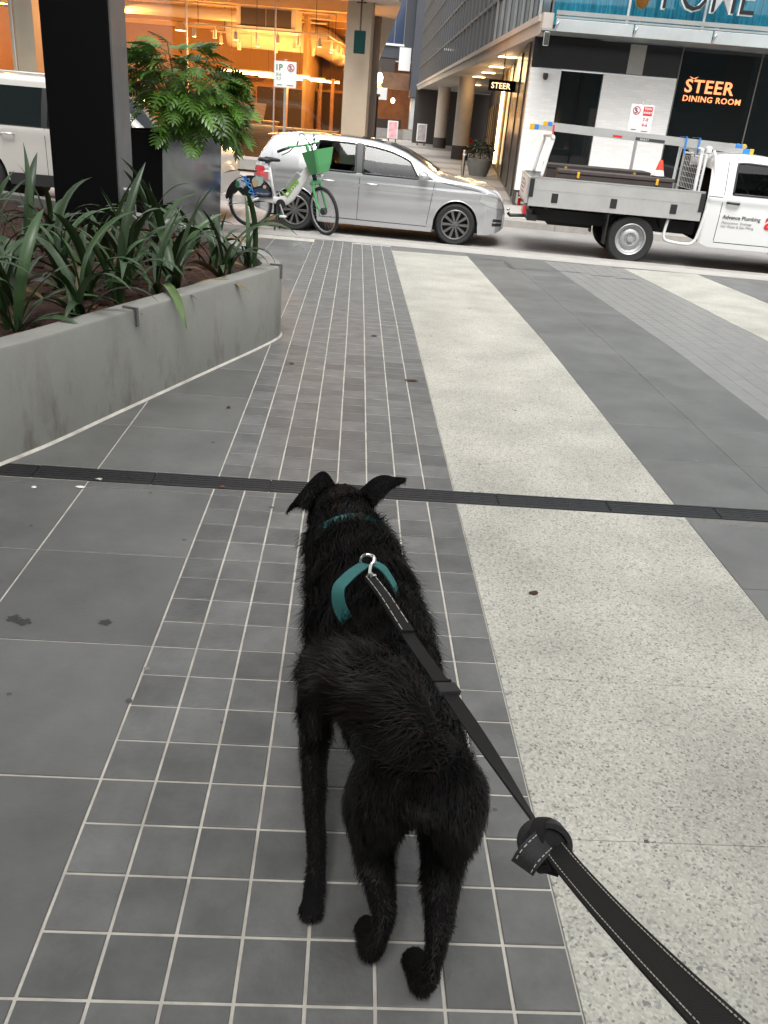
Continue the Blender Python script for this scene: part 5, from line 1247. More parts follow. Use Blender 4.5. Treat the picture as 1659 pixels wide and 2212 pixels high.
# ---- cafe: glass front, deep warm interior
CD = 11.15; K0 = sp(-14, CD)
cf = thing('cafe_building', 'cafe building with tall glass front glowing orange from inside', 'building', (K0.x, K0.y, 0), ST)
LU = (.22+14)/math.cos(ST)           # facade length to the lane corner
FZ = .15; CZ = 4.25; DP = 12.5
B().box(0, LU, 0, .25, FAR_Z-.1, .13).build('plinth', 'concrete', cf)
B().prism([(0, .26), (LU, .26), (LU-1.5, DP), (0, DP)], .0, FZ).build('floor', 'timber', cf)
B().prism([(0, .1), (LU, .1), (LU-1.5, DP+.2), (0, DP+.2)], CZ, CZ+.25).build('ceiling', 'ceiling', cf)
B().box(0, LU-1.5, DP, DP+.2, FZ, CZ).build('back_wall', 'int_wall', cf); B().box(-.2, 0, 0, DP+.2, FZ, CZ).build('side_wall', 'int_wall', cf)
B().prism([(LU-.56, 3.0), (LU-.36, 3.0), (LU-1.5, DP), (LU-1.7, DP)], FZ, CZ).build('lane_wall', 'int_wall', cf)
B().cbox(LU-.72, LU-.08, .02, .62, .13, CZ, .01).build('corner_pillar', 'beige_wall', cf)
B().cbox(5.0-.35, 5.0+.30, .35, .95, FZ, CZ, .01).build('inner_pillar', 'beige_wall', cf)
b = B()
for k in range(26): b.box(.3, LU-.6-.12*(k*.45), .9+k*.45, .98+k*.45, CZ-.10, CZ-.002)
b.build('ceiling_battens', 'ceiling', cf)
for k in range(5): B().box(.2, LU-.5-.3*k, 1.6+k*2.4, 1.9+k*2.4, CZ-.38, CZ-.101).build('beam', 'ceiling', cf)
# canopy over the footpath and round into the lane
B().box(-.5, LU+.62, -.85, .05, 3.98, 4.2).build('canopy_front', 'stone_pale', cf); 
B().add([(LU+.0, .06, 3.98), (LU+.62, .06, 3.98), (LU-2.35, 24.5, 3.98), (LU-3.0, 24.5, 3.98)]+[(LU+.0, .06, 4.2), (LU+.62, .06, 4.2), (LU-2.35, 24.5, 4.2), (LU-3.0, 24.5, 4.2)], [(0, 3, 2, 1), (4, 5, 6, 7), (0, 1, 5, 4), (1, 2, 6, 5), (2, 3, 7, 6), (3, 0, 4, 7)]).build('canopy_side', 'stone_pale', cf)
B().prism([(-.5, .0), (LU, .0), (LU-1.5, DP), (-.5, DP)], 4.51, 8).build('upper_wall', 'blue_grey', cf)
# glass panes with thin frames
pw = 2.3
for k in range(6):
    u0 = .3+k*pw; u1 = min(u0+pw-.03, LU-.75)
    if u1-u0 < .3: break
    B().box(u0, u1, .10, .115, .14, 3.97).build('window_pane', 'cafe_glass', cf); B().box(u0-.028, u0-.002, .06, .15, .14, 3.97).build('window_frame', 'galv', cf)
B().prism([(LU-.1, .65), (LU-.085, .65), (LU-.36, 2.95), (LU-.375, 2.95)], .14, 3.97).build('window_pane', 'cafe_glass', cf)
B().box(.0, LU-.75, .02, .2, .131, .20).build('sill', 'stone_pale', cf)
# lane side shopfront
q4('lane_shopfront', 'beige_wall', (.30, 27.2), (.62, 30.0), FAR_Z, 3.97, cf) if False else None
c0 = K0+Vector((math.cos(ST), math.sin(ST), 0))*LU; la = Vector((-math.sin(ST), math.cos(ST), 0))
def lanept(s): p = c0+Vector((.006, 1, 0))*s; return (p.x, p.y)
lf = thing('lane_shops', 'low dark shopfronts with warm windows along the left of the lane', 'building')
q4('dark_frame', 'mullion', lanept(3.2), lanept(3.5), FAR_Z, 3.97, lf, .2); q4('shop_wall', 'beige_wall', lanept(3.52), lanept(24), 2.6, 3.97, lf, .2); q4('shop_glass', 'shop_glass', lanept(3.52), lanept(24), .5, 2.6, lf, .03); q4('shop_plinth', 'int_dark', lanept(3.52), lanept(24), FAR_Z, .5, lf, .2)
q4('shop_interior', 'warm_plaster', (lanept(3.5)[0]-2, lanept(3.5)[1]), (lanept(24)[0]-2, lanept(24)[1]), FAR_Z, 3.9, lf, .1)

def cafe(name, label, cat, u, v, z, rz=0, group=None):
    p = K0+Vector((math.cos(ST)*u-math.sin(ST)*v, math.sin(ST)*u+math.cos(ST)*v, 0)); return thing(name, label, cat, (p.x, p.y, z), ST+rz, group)
# fan-coil unit, ducts
t = cafe('air_conditioner', 'boxy beige air unit with dark grille hung below the cafe ceiling', 'air conditioner', 10.35, 1.8, 3.40)
B().cbox(-.02, 1.62, .05, .9, -.08, .50, .02).build('casing', 'duct', t); 
for k in range(2): B().box(.10+k*.71, .78+k*.71, .03, .05, .0, .42).build('grille', 'int_dark', t)
B().box(.0, 1.6, .0, .05, -.05, -.01).build('drip_tray', 'stone_pale', t)
for x in (.1, 1.5): B().tube([(x, .5, .5), (x, .5, .87)], .012, 6).build('hanger', 'duct', t)
t = cafe('ventilation_duct', 'fat round pale duct curving across the cafe ceiling', 'duct', 9.3, 5.0, 3.42)
B().tube(catmull([(0, 0, 0), (1.3, 0, 0), (2.2, .1, 0), (2.75, .8, -.02), (2.85, 2.2, -.06), (2.7, 5.5, -.1)], 6), .40, 20).build('duct_run', 'duct', t, smooth=True)
for p in ((.8, 0, .36), (2.0, 0, .36), (2.8, 3, .3)): B().tube([p, (p[0], p[1], .82)], .015, 6).build('hanger', 'duct', t)
t = cafe('thin_duct', 'slim round pale duct running left to right above the lamps', 'duct', 6.2, 3.2, 3.72)
B().tube([(0, 0, 0), (5.6, 0, 0)], .16, 14).build('duct_run', 'duct', t, smooth=True)
for k in range(4): B().tube([(.6+k*1.4, 0, .1), (.6+k*1.4, 0, .5)], .01, 6).build('hanger', 'duct', t)
# track lights
n_t = 0
for r_, (u0, v0, z0, u1, v1, cnt) in enumerate(((9.0, 1.4, 2.98, 13.0, 1.4, 7), (9.2, 3.4, 2.98, 13.0, 3.4, 7), (12.95, 1.6, 2.98, 12.95, 11.5, 9))):
    tr = cafe('track_rail', ['front lighting rail hanging across the cafe', 'second lighting rail behind the front one', 'lighting rail running to the back of the cafe'][r_], 'light rail', u0, v0, z0, group='cafe lighting rails')
    B().box(-.02, (u1-u0)+.02, -.02, (v1-v0)+.02, .30, .335).build('rail', 'duct', tr)
    for f_ in (.1, .5, .9): B().tube([((u1-u0)*f_, (v1-v0)*f_, .33), ((u1-u0)*f_, (v1-v0)*f_, 1.25)], .009, 6).build('hanger', 'int_dark', tr)
    for k in range(cnt):
        f_ = (k+.5)/cnt; hh = .0 if r_ != 1 else -.12*(k % 2)
        t = cafe('track_spotlight', ['warm spotlight on the front rail of the cafe, %s from the left', 'warm spotlight on the second rail of the cafe, %s from the left', 'warm spotlight on the cafe rail running back, %s from the window'][r_] % ORD[k], 'light', lerp(u0, u1, f_), lerp(v0, v1, f_), z0, group=['front rail spotlights', 'second rail spotlights', 'back rail spotlights'][r_])
        B().tube([(0, 0, .30), (0, 0, .20+hh)], .012, 6).build('arm', 'duct', t); B().lathe([(0, .22+hh), (.045, .22+hh), (.055, .02+hh), (.048, .02+hh), (.04, .05+hh)], 16).build('head', 'duct', t, smooth=40)
        B().lathe([(0, .045+hh), (.046, .03+hh)], 16).build('bulb', 'warm_lamp', t)
        if k % 2 == 0: lamp(t, (0, 0, -.06+hh), 30)
for k in range(3):
    t = cafe('linear_pendant', 'long slim glowing pendant bar over the cafe counter, %s of three' % ['front', 'middle', 'rear'][k], 'light', 9.6+.25*k, 3.0+1.3*k, 2.28, group='cafe pendant bars')
    B().box(0, 2.6, -.03, .03, .045, .09).build('housing', 'duct', t); B().box(.01, 2.59, -.025, .025, .0, .044).build('tube', 'warm_lamp', t)
    for x in (.3, 2.3): B().tube([(x, 0, .09), (x, 0, 1.95)], .006, 5).build('wire', 'int_dark', t)
    lamp(t, (1.3, 0, -.2), 45, r=.3)
for k, (u, v) in enumerate(((2.6, 4), (6.5, 3), (6.5, 9), (11, 9.5), (3, 9))):
    t = cafe('ceiling_lamp', 'round warm ceiling lamp %s of the cafe' % ['at the front left', 'at the front middle', 'at the back middle', 'at the back right', 'at the back left'][k], 'light', u, v, 3.55, group='cafe ceiling lamps')
    B().lathe([(0, .32), (.1, .3), (.22, .06), (.2, .05), (.08, .25)], 18).build('shade', 'duct', t, smooth=40); B().lathe([(0, .06), (.12, .1), (.07, .22), (0, .24)], 14).build('bulb', 'warm_lamp', t, smooth=True); lamp(t, (0, 0, -.1), 78, r=.15)
# window bar, slatted counter, posts, furniture
t = cafe('window_bench', 'long timber bench top along the cafe window', 'counter', 9.2, .35, FZ)
B().cbox(0, 4.25, 0, .45, .78, .84, .006).build('bench_top', 'timber', t)
for x in (.05, 1.4, 2.8, 4.1): B().box(x, x+.07, .05, .40, 0, .779).build('leg', 'timber', t)
t = cafe('slatted_counter', 'counter faced with horizontal golden timber slats behind the cafe glass', 'counter', 8.6, .95, FZ)
for k in range(14): B().box(0, 3.0, 0, .03, .03+k*.062, .075+k*.062).build('slat', 'timber', t)
B().box(0, 3.0, .031, .6, 0, .9).build('carcass', 'int_wall', t); B().cbox(-.03, 3.03, -.03, .65, .901, .95, .006).build('counter_top', 'timber', t)
t = cafe('low_slat_fence', 'low timber slat screen just inside the cafe window', 'screen', 4.6, .42, FZ)
for k in range(6): B().box(0, 4.4, 0, .03, .06+k*.12, .14+k*.12).build('slat', 'timber', t)
for x in (0.1, 1.5, 2.9, 4.2): B().box(x, x+.06, .031, .08, 0, .80).build('post', 'timber', t)
for k, (u, v) in enumerate(((11.2, 4.6), (12.0, 6.2), (12.7, 4.2))):
    t = cafe('timber_post', 'slim upright timber post inside the cafe, %s of three' % ['left', 'middle', 'right'][k], 'post', u, v, FZ, group='cafe posts')
    B().cbox(-.05, .05, -.05, .05, 0, 2.2, .004).build('post_shaft', 'timber', t); B().box(-.08, .08, -.08, .08, 0, .03).build('shoe', 'int_dark', t)
t = cafe('dark_partition', 'dark partition wall at the back of the cafe', 'partition', 9.4, 8.2, FZ)
B().box(0, 4.3, 0, .15, 0, 1.9).build('panel', 'int_dark', t)
for k in range(4): B().box(k*1.1-.02 if k else 0, k*1.1+.04, -.03, -.001, 0, 1.9).build('batten', 'timber', t)
B().box(-.05, 4.35, -.05, .2, 1.901, 1.98).build('capping', 'timber', t)
t = cafe('folded_menu_board', 'small orange board standing on the cafe counter', 'board', 10.9, 1.3, FZ+.951)
B().add([(0, 0, 0), (.34, 0, 0), (.40, .08, .42), (.06, .08, .42), (0, .02, 0), (.34, .02, 0), (.40, .10, .42), (.06, .10, .42)], [(0, 1, 2, 3), (7, 6, 5, 4), (0, 4, 5, 1), (1, 5, 6, 2), (2, 6, 7, 3), (3, 7, 4, 0)]).build('board_face', 'timber', t)
t = cafe('cardboard_box', 'pale carton standing on the cafe counter', 'box', 10.2, 1.35, FZ+.951)
B().cbox(0, .3, 0, .25, 0, .22, .004).build('carton', 'warm_plaster', t)
for k, (u, v) in enumerate(((12.0, 2.4), (12.6, 3.2))):
    t = cafe('cafe_stool', 'pale stool at the right of the window bench, %s' % ['nearer'  , 'farther'][k], 'stool', u, v, FZ, group='cafe stools')
    B().cbox(-.2, .2, -.2, .2, .44, .48, .01).build('seat', 'stone_pale', t)
    for sx_ in (-1, 1):
        for sy_ in (-1, 1): B().tube([(sx_*.16, sy_*.16, .44), (sx_*.19, sy_*.19, 0)], .014, 6).build('leg', 'timber', t)
for k in range(3):
    t = cafe('wall_shelf', 'timber shelf of jars on the cafe back wall, %s' % ['lowest', 'middle one', 'highest'][k], 'shelf', 5.2, 12.1, FZ+1.0+.62*k, group='cafe shelves')
    B().cbox(0, 3.6, 0, .32, 0, .05, .006).build('board', 'timber', t)
    for i in range(14): B().lathe([(0, .05), (.09, .05), (.09, .22), (.05, .28), (0, .29)], 10, 'Z', (.2+i*.24, .15, 0)).build('jar', ['int_dark', 'stone_pale', 'timber'][(i+k) % 3], t, smooth=40)
for k in range(4):
    t = cafe('conduit', 'thin steel conduit along the cafe ceiling, %s from the window' % ORD[k], 'pipe', 5.4, 2.2+1.1*k, 3.86-.03*k, group='cafe conduits')
    B().tube([(0, 0, 0), (7.6-.3*k, 0, 0)], .03, 8).build('pipe_run', 'duct', t, smooth=True)
    for i in range(4): B().tube([(.5+2*i, 0, 0), (.5+2*i, 0, .36)], .008, 5).build('clip', 'int_dark', t)
# hanging green sign at the corner
t = cafe('hanging_sign', 'dark green oblong sign hanging on a rod at the cafe corner', 'sign', LU-.30, -.45, 0)
B().cbox(-.14, .14, -.025, .025, 2.82, 3.32, .006).build('panel', mat('sign_dark_green', (.006, .028, .026), .8, spec=.1), t); B().tube([(0, 0, 3.32), (0, 0, 3.98)], .022, 8).build('rod', 'int_dark', t); B().box(-.12, .12, -.03, .03, 3.90, 3.93).build('bracket', 'int_dark', t)

# ---- end of the lane
eb = thing('lane_end_building', 'dark blue-grey building closing the lane, with lit shop below', 'building')
EY = 75.
def ebox(nm, m_, x0, x1, z0, z1, y0=0., y1=.3): return B().box(x0, x1, EY+y0, EY+y1, z0, z1).build(nm, m_, eb)
ebox('facade', 'blue_grey', -6, 12, 5.6, 30, 0, 3); ebox('shop_back', 'warm_brown', -3, 6, FAR_Z, 5.6, 4, 4.2) if 'warm_brown' in M else None
M['warm_brown'] = mat('warm_brown', (.20, .10, .05), .7, noise=.5, nscale=1.2)
ebox('shop_back', 'warm_brown', -3, 8, FAR_Z, 5.6, 5, 5.2); ebox('shop_header', 'int_dark', -3, 2.5, 4.6, 5.6, .05, .3); ebox('shop_floor', 'footpath_dark', -3, 8, FAR_Z, .5, .5, 5); ebox('shop_counter', 'int_dark', -2, 3.4, .5, 1.2, 1.5, 2.2)
ebox('upper_window', mat('blue_window', (.03, .05, .10), .1, spec=.8), 1.6, 3.0, 6.6, 13, -.02, -.003); ebox('window_sill', 'white', 1.3, 3.1, 6.45, 6.6, -.12, -.005); ebox('sign_box', 'white_paint', 2.75, 3.65, 4.75, 6.35, -.8, -.4)
for x in (1.55, 2.25, 3.0): ebox('window_bar', 'mullion', x, x+.08, 6.6, 13, -.05, -.021)
ebox('awning', 'warm_brown', -1, 3.7, 3.4, 4.55, -.9, .0); ebox('pier', 'blue_grey', 3.75, 4.6, 2.9, 30, -2.0, -.05); ebox('pier_glass', 'fascia_glass', 3.9, 4.7, .6, 2.85, -1.8, -.4); ebox('pier_foot', 'concrete', 3.5, 5.6, FAR_Z, .55, -2.4, -.3)
for i, (x, z) in enumerate(((-.6, 2.2), (1.0, 2.6), (2.6, 2.4))):
    t = thing('shop_lamp', 'warm lamp in the shop at the end of the lane, %s' % ['leftmost', 'middle', 'rightmost'][i], 'light', (x, EY+2, 0), 0, 'lane end shop lamps'); B().lathe([(0, z), (.14, z+.1), (.16, z+.28), (.08, z+.4), (0, z+.42)], 14).build('globe', 'warm_lamp', t, smooth=True); B().tube([(0, 0, z+.42), (0, 0, 5.55)], .015, 5).build('cord', 'int_dark', t); lamp(t, (0, -.3, z-.2), 60, (1, .45, .15), .2)
t = thing('lane_lantern', 'bright yellow lantern hanging on the left of the lane', 'light', (1.0, 56, 0))
B().lathe([(0, 3.05), (.15, 3.2), (.2, 3.5), (.1, 3.72), (0, 3.75)], 14).build('globe', 'warm_lamp', t, smooth=True); B().tube([(0, 0, 3.75), (0, 0, 4.3)], .02, 5).build('cord', 'int_dark', t); B().lathe([(0, 2.75), (.2, 2.82), (.22, 2.95), (.1, 3.05)], 12).build('shade', 'yellow', t, smooth=True)
B().box(-.6, .0, -.02, .02, 4.25, 4.32).build('wall_arm', 'int_dark', t); lamp(t, (0, -.4, 3.3), 60, (1, .6, .2), .2)
t = thing('lane_sign_box', 'white oblong sign projecting on the left of the lane', 'sign', (.95, 52, 0)); B().cbox(-.65, .45, -.15, .15, 2.25, 2.85, .01).build('panel', 'white', t); B().box(-.75, -.64, -.05, .05, 2.4, 2.7).build('bracket', 'int_dark', t)
M['poster_pink'] = mat('poster_pink', (.7, .16, .22), .6, noise=.8, nscale=3.5, col2=(.75, .6, .6)); M['poster_grey'] = mat('poster_grey', (.55, .52, .52), .6, noise=.5, nscale=4, col2=(.3, .26, .28))
for i, (x, y, w_, h_, m_, lab) in enumerate(((2.3, 64., .72, 1.12, 'poster_pink', 'pink flower poster on an upright stand in the lane'), (4.2, 62., .66, 1.1, 'poster_grey', 'pale grey poster board standing beside the lane columns'))):
    t = thing('poster_stand', lab, 'poster', (x, y, FAR_Z), 0, 'poster stands'); B().box(-w_/2, w_/2, 0, .05, .25, .25+h_).build('board', 'white', t); B().box(-w_/2+.07, w_/2-.07, -.012, -.001, .32, .18+h_).build('picture', m_, t)
    for s in (-1, 1): B().box(s*w_*.35-.03, s*w_*.35+.03, -.2, .25, 0, .25).build('foot', 'int_dark', t)
# backdrop blocks that close the street canyon outside the frame (seen only in reflections); the high slab is added to dim the near paving
bb = thing('plaza_building', 'grey office block whose overhang rests on the black column, and an added shade slab', 'building')
M['office'] = mat('office', (.12, .12, .12), .5, noise=.3, nscale=.4, world=True)
B().prism([(-22, -11.3), (-2.6, -11.3), (-2.6, 8.9), (-22, 8.9)], 8.6, 9.4).build('low_overhang', 'office', bb); B().prism([(-1.98, -11.3), (14, -11.3), (14, -4.2), (-1.98, -4.2)], 12, 13).build('shade_slab', 'office', bb); B().box(-22, 24, -16.2, -11.4, 7.0, 7.8).build('roof_edge', 'office', bb); B().box(-22, 24, -16, -12, -.2, 6.98).build('rear_wall', 'office', bb)
for k in range(10): B().box(-20+k*4.2, -17.2+k*4.2, -12.0, -11.96, .2, 6.0).build('window_pane', 'tower_glass', bb)
# ------------------------------------------------------------------ the dog
def sphere_into(bm, p, r):
    k = Matrix.Translation(p) @ (Matrix.Diagonal((*r, 1)) if isinstance(r, (tuple, list)) else Matrix.Diagonal((r, r, r, 1)))
    bmesh.ops.create_icosphere(bm, subdivisions=2, radius=1, matrix=k)
def chain(bm, pts, n=6):
    """pts = [(x, y, z, rx, rz)] blended into overlapping balls"""
    P = catmull([p[:3] for p in pts], n); m_ = len(pts)
    for i, p in enumerate(P):
        t = i/n; k = min(int(t), m_-2); f_ = t-k
        rx = lerp(pts[k][3], pts[k+1][3], f_); rz = lerp(pts[k][4], pts[k+1][4], f_); sphere_into(bm, p, (rx, (rx+rz)/2, rz))
dog = thing('dog', 'black long-coated dog walking away on a leash, seen from behind', 'dog')
bm = bmesh.new()
# trunk: rump, loin, deep chest, shoulders
chain(bm, [(.178, 1.11, .445, .085, .056), (.172, 1.17, .45, .103, .08), (.156, 1.32, .405, .106, .105), (.128, 1.48, .39, .124, .125), (.100, 1.63, .375, .140, .148), (.082, 1.76, .385, .136, .140), (.068, 1.85, .40, .115, .115)])
# neck and head
chain(bm, [(.076, 1.76, .43, .128, .10), (.054, 1.87, .470, .114, .094), (.030, 1.96, .50, .10, .084)])
chain(bm, [(.020, 1.985, .515, .086, .074), (.012, 2.05, .522, .086, .072), (.0, 2.12, .505, .064, .054), (-.012, 2.20, .475, .036, .034), (-.018, 2.26, .462, .028, .027)])
for s in (-1, 1): sphere_into(bm, (.010+s*.052, 2.04, .495), (.036, .05, .036))
# hind legs: thigh, knee forward, hock back, upright shank, paw
chain(bm, [(.118, 1.15, .40, .066, .085), (.108, 1.18, .33, .062, .084), (.108, 1.20, .265, .050, .064), (.118, 1.155, .205, .036, .042), (.133, 1.095, .150, .024, .027), (.132, 1.085, .09, .019, .02), (.124, 1.10, .04, .022, .022)])
chain(bm, [(.118, 1.10, .028, .026, .022), (.112, 1.145, .022, .026, .018)], 4)
chain(bm, [(.236, 1.13, .40, .068, .085), (.248, 1.16, .33, .062, .084), (.246, 1.175, .262, .050, .064), (.240, 1.115, .20, .036, .042), (.232, 1.045, .150, .024, .027), (.226, 1.02, .09, .019, .02), (.216, 1.03, .042, .023, .023)])
chain(bm, [(.214, 1.035, .03, .028, .024), (.206, 1.075, .022, .027, .018)], 4)
# left foreleg sweeping back, right foreleg forward
chain(bm, [(.015, 1.70, .36, .06, .07), (-.012, 1.60, .29, .046, .05), (-.018, 1.47, .205, .032, .034), (-.008, 1.36, .13, .026, .026), (.002, 1.28, .075, .022, .022), (.003, 1.235, .04, .024, .022)])
chain(bm, [(.002, 1.235, .032, .027, .02), (-.002, 1.20, .026, .024, .018)], 4)
chain(bm, [(.145, 1.72, .36, .06, .07), (.165, 1.74, .27, .042, .046), (.165, 1.80, .18, .03, .03), (.16, 1.86, .10, .024, .024), (.155, 1.90, .035, .026, .022)])
chain(bm, [(.155, 1.905, .026, .028, .02), (.154, 1.95, .022, .026, .018)], 4)
# toes
for (x, y, z, dy) in ((.112, 1.158, .018, .02), (.206, 1.09, .018, .02), (-.002, 1.19, .02, -.012), (.154, 1.965, .018, .02)):
    for k in range(4): sphere_into(bm, (x+(k-1.5)*.012, y+dy*(.6 if k in (1, 2) else 0), z), (.0105, .020, .014))
# tail: raised and curling over to the left
TAIL = [(.172, 1.13, .46, .034, .034), (.168, 1.125, .52, .036, .036), (.142, 1.145, .567, .048, .046), (.100, 1.18, .585, .060, .054), (.060, 1.225, .582, .060, .054), (.028, 1.26, .565, .046, .042), (.006, 1.28, .545, .028, .026)]
chain(bm, TAIL)
me = bpy.data.meshes.new('dog_body'); bm.to_mesh(me); bm.free()
tmp = bpy.data.objects.new('tmp', me); C.objects.link(tmp)
md = tmp.modifiers.new('r', 'REMESH'); md.mode = 'VOXEL'; md.voxel_size = .0095
ms = tmp.modifiers.new('s', 'SMOOTH'); ms.factor = .5; ms.iterations = 5
dg = bpy.context.evaluated_depsgraph_get(); bme = bpy.data.meshes.new_from_object(tmp.evaluated_get(dg)); bpy.data.objects.remove(tmp)
bme.materials.clear(); bme.materials.append(M['skin']); set_smooth(bme, True); bme.name = 'body'
body = link('body', bme, dog)
# ears: left one folded out to the side, right one half pricked to the right
def ear(pts, w, nm='ear', fold=.3):
    P = catmull(pts, 5); b = B(); rw = []
    for i, p in enumerate(P):
        t = i/(len(P)-1); ww = w*(1-t**1.6)*(.75+.5*math.sin(math.pi*min(1, t*1.4)))+.002; d = Vector((.25, .62, .74)).normalized(); n_ = Vector((0, -.74, .62)).normalized()
        rw.append([p-d*ww-n_*ww*fold, p-d*ww*.5, p, p+d*ww*.5, p+d*ww-n_*ww*fold])
    vs = [v for r_ in rw for v in r_]; k = len(vs); vs2 = [v-Vector((0, .0, .006)) for v in vs]
    fs = [(i*5+j, i*5+5+j, i*5+6+j, i*5+1+j) for i in range(len(rw)-1) for j in range(4)]
    b.add(vs+vs2, fs+[tuple(reversed([q+k for q in f_])) for f_ in fs]); return b.build(nm, 'skin', dog, smooth=True)
EAR_L = [(-.020, 2.06, .555), (-.062, 2.06, .575), (-.100, 2.04, .560), (-.134, 2.00, .532)]
EAR_R = [(.052, 2.06, .545), (.095, 2.065, .572), (.140, 2.085, .595), (.186, 2.105, .605)]
ear(EAR_L, .052, fold=.1); ear(EAR_R, .050, fold=.1)
for s in (-1, 1):
    B().lathe([(0, -.008), (.007, -.005), (.009, 0), (.007, .005), (0, .008)], 10, 'Z', (-.004+s*.038, 2.125, .53)).build('eye', 'black_tile', dog, smooth=True)
B().lathe([(0, -.014), (.012, -.01), (.016, 0), (.012, .01), (0, .014)], 12, 'Z', (-.02, 2.285, .468)).build('nose', 'black_paint', dog, smooth=True)
# coat: tapered strands grown from the skin, longer on ruff, breeches and tail
def grow(me, n, seed):
    r_ = np.random.default_rng(seed); me.calc_loop_triangles()
    T = np.array([t.vertices for t in me.loop_triangles]); V = np.array([v.co for v in me.vertices]); N = np.array([v.normal for v in me.vertices])
    a, b, c = V[T[:, 0]], V[T[:, 1]], V[T[:, 2]]; ar = np.linalg.norm(np.cross(b-a, c-a), axis=1)
    i = r_.choice(len(T), n, p=ar/ar.sum()); u, v = r_.random(n), r_.random(n); s = u+v > 1; u[s], v[s] = 1-u[s], 1-v[s]
    P = a[i]+(b[i]-a[i])*u[:, None]+(c[i]-a[i])*v[:, None]; Nn = N[T[i, 0]]*(1-u-v)[:, None]+N[T[i, 1]]*u[:, None]+N[T[i, 2]]*v[:, None]
    Nn /= np.linalg.norm(Nn, axis=1)[:, None]+1e-9; return P, Nn, r_
def strands(P, N, D, L_, w, r_):
    """three-segment ribbons bending from the normal to the lie of the coat"""
    n = len(P); J_ = r_.normal(0, 1, (n, 3))
    CL = np.stack([np.sin(P[:, 1]*47+P[:, 2]*31+P[:, 0]*13), np.sin(P[:, 0]*53+P[:, 2]*39), np.sin(P[:, 1]*61-P[:, 0]*43)], 1)
    d0 = N*.50+D*.65+J_*.16+CL*.16; d0 /= np.linalg.norm(d0, axis=1)[:, None]
    d1 = N*.16+D*.95+J_*.20+CL*.30+np.array([0, 0, -.12]); d1 /= np.linalg.norm(d1, axis=1)[:, None]
    side = np.cross(d1, N+J_*.3); side /= np.linalg.norm(side, axis=1)[:, None]+1e-9
    p1 = P+d0*L_[:, None]*.4; p2 = p1+d1*L_[:, None]*.6; b0 = P-N*.002
    ww = w[:, None]; vs = np.stack([b0-side*ww, b0+side*ww, p1-side*ww*.8, p1+side*ww*.8, p2], 1).reshape(-1, 3)
    k = np.arange(n)[:, None]*5; q = np.concatenate([k+0, k+1, k+3, k+2], 1); t = np.concatenate([k+2, k+3, k+4], 1)
    m_ = bpy.data.meshes.new('coat'); nv, nf = n*5, n*2
    m_.vertices.add(nv); m_.vertices.foreach_set('co', vs.ravel())
    li = np.concatenate([q.ravel(), t.ravel()]); m_.loops.add(len(li)); m_.loops.foreach_set('vertex_index', li)
    m_.polygons.add(nf); m_.polygons.foreach_set('loop_start', np.concatenate([np.arange(n)*4, n*4+np.arange(n)*3])); m_.polygons.foreach_set('use_smooth', np.ones(nf, bool))
    m_.update(); m_.validate(); m_.materials.append(M['fur']); return m_
P, N, r_ = grow(bme, 120000, 4)
x, y, z = P[:, 0], P[:, 1], P[:, 2]
tailm = ((y < 1.34) & (z > .548)) | ((y < 1.14) & (z > .50))
legm = (z < .22)
headm = (y > 1.97)
ruff = (y > 1.58) & (y <= 1.97)
D = np.tile(np.array([.02, -.92, -.38]), (len(P), 1))
D[legm] = [0, -.25, -.95]; D[headm] = [0, -.85, -.2]; br_ = (y < 1.33) & (z < .47) & (z >= .22); D[br_] = [0, -.5, -.85]
D[tailm] = np.stack([-.75+0*x[tailm], .35+0*x[tailm], -.15+0*x[tailm]], 1)
L_ = np.full(len(P), .030); L_[legm] = .009+.012*np.clip((z[legm]-.12)/.1, 0, 1); L_[headm] = .014; L_[ruff] = .056; L_[br_] = .014+.010*r_.random(int(br_.sum())); L_[tailm] = .05
L_ *= r_.uniform(.55, 1.35, len(P)); wv = np.where(tailm, .0011, .0009)*r_.uniform(.6, 1.3, len(P))
br2 = r_.random(len(P)) < np.where(tailm, .6, .2)
for sel_, m2_ in ((~br2, 'fur'), (br2, 'fur_brown')):
    cm_ = strands(P[sel_], N[sel_], D[sel_], L_[sel_], wv[sel_], r_); cm_.materials.clear(); cm_.materials.append(M[m2_]); stuff(link('coat' if m2_ == 'fur' else 'brown_coat', cm_, dog))
for nm_, sd_ in (('ear', 21), ('ear.001', 22)):
    em = bpy.data.objects[nm_].data; Pe, Ne, re_ = grow(em, 2600, sd_); De = np.tile(np.array([0, -.7, -.5]), (len(Pe), 1))
    stuff(link('ear_fur', strands(Pe, Ne, De, re_.uniform(.008, .02, len(Pe)), re_.uniform(.0005, .0009, len(Pe)), re_), bpy.data.objects[nm_]))
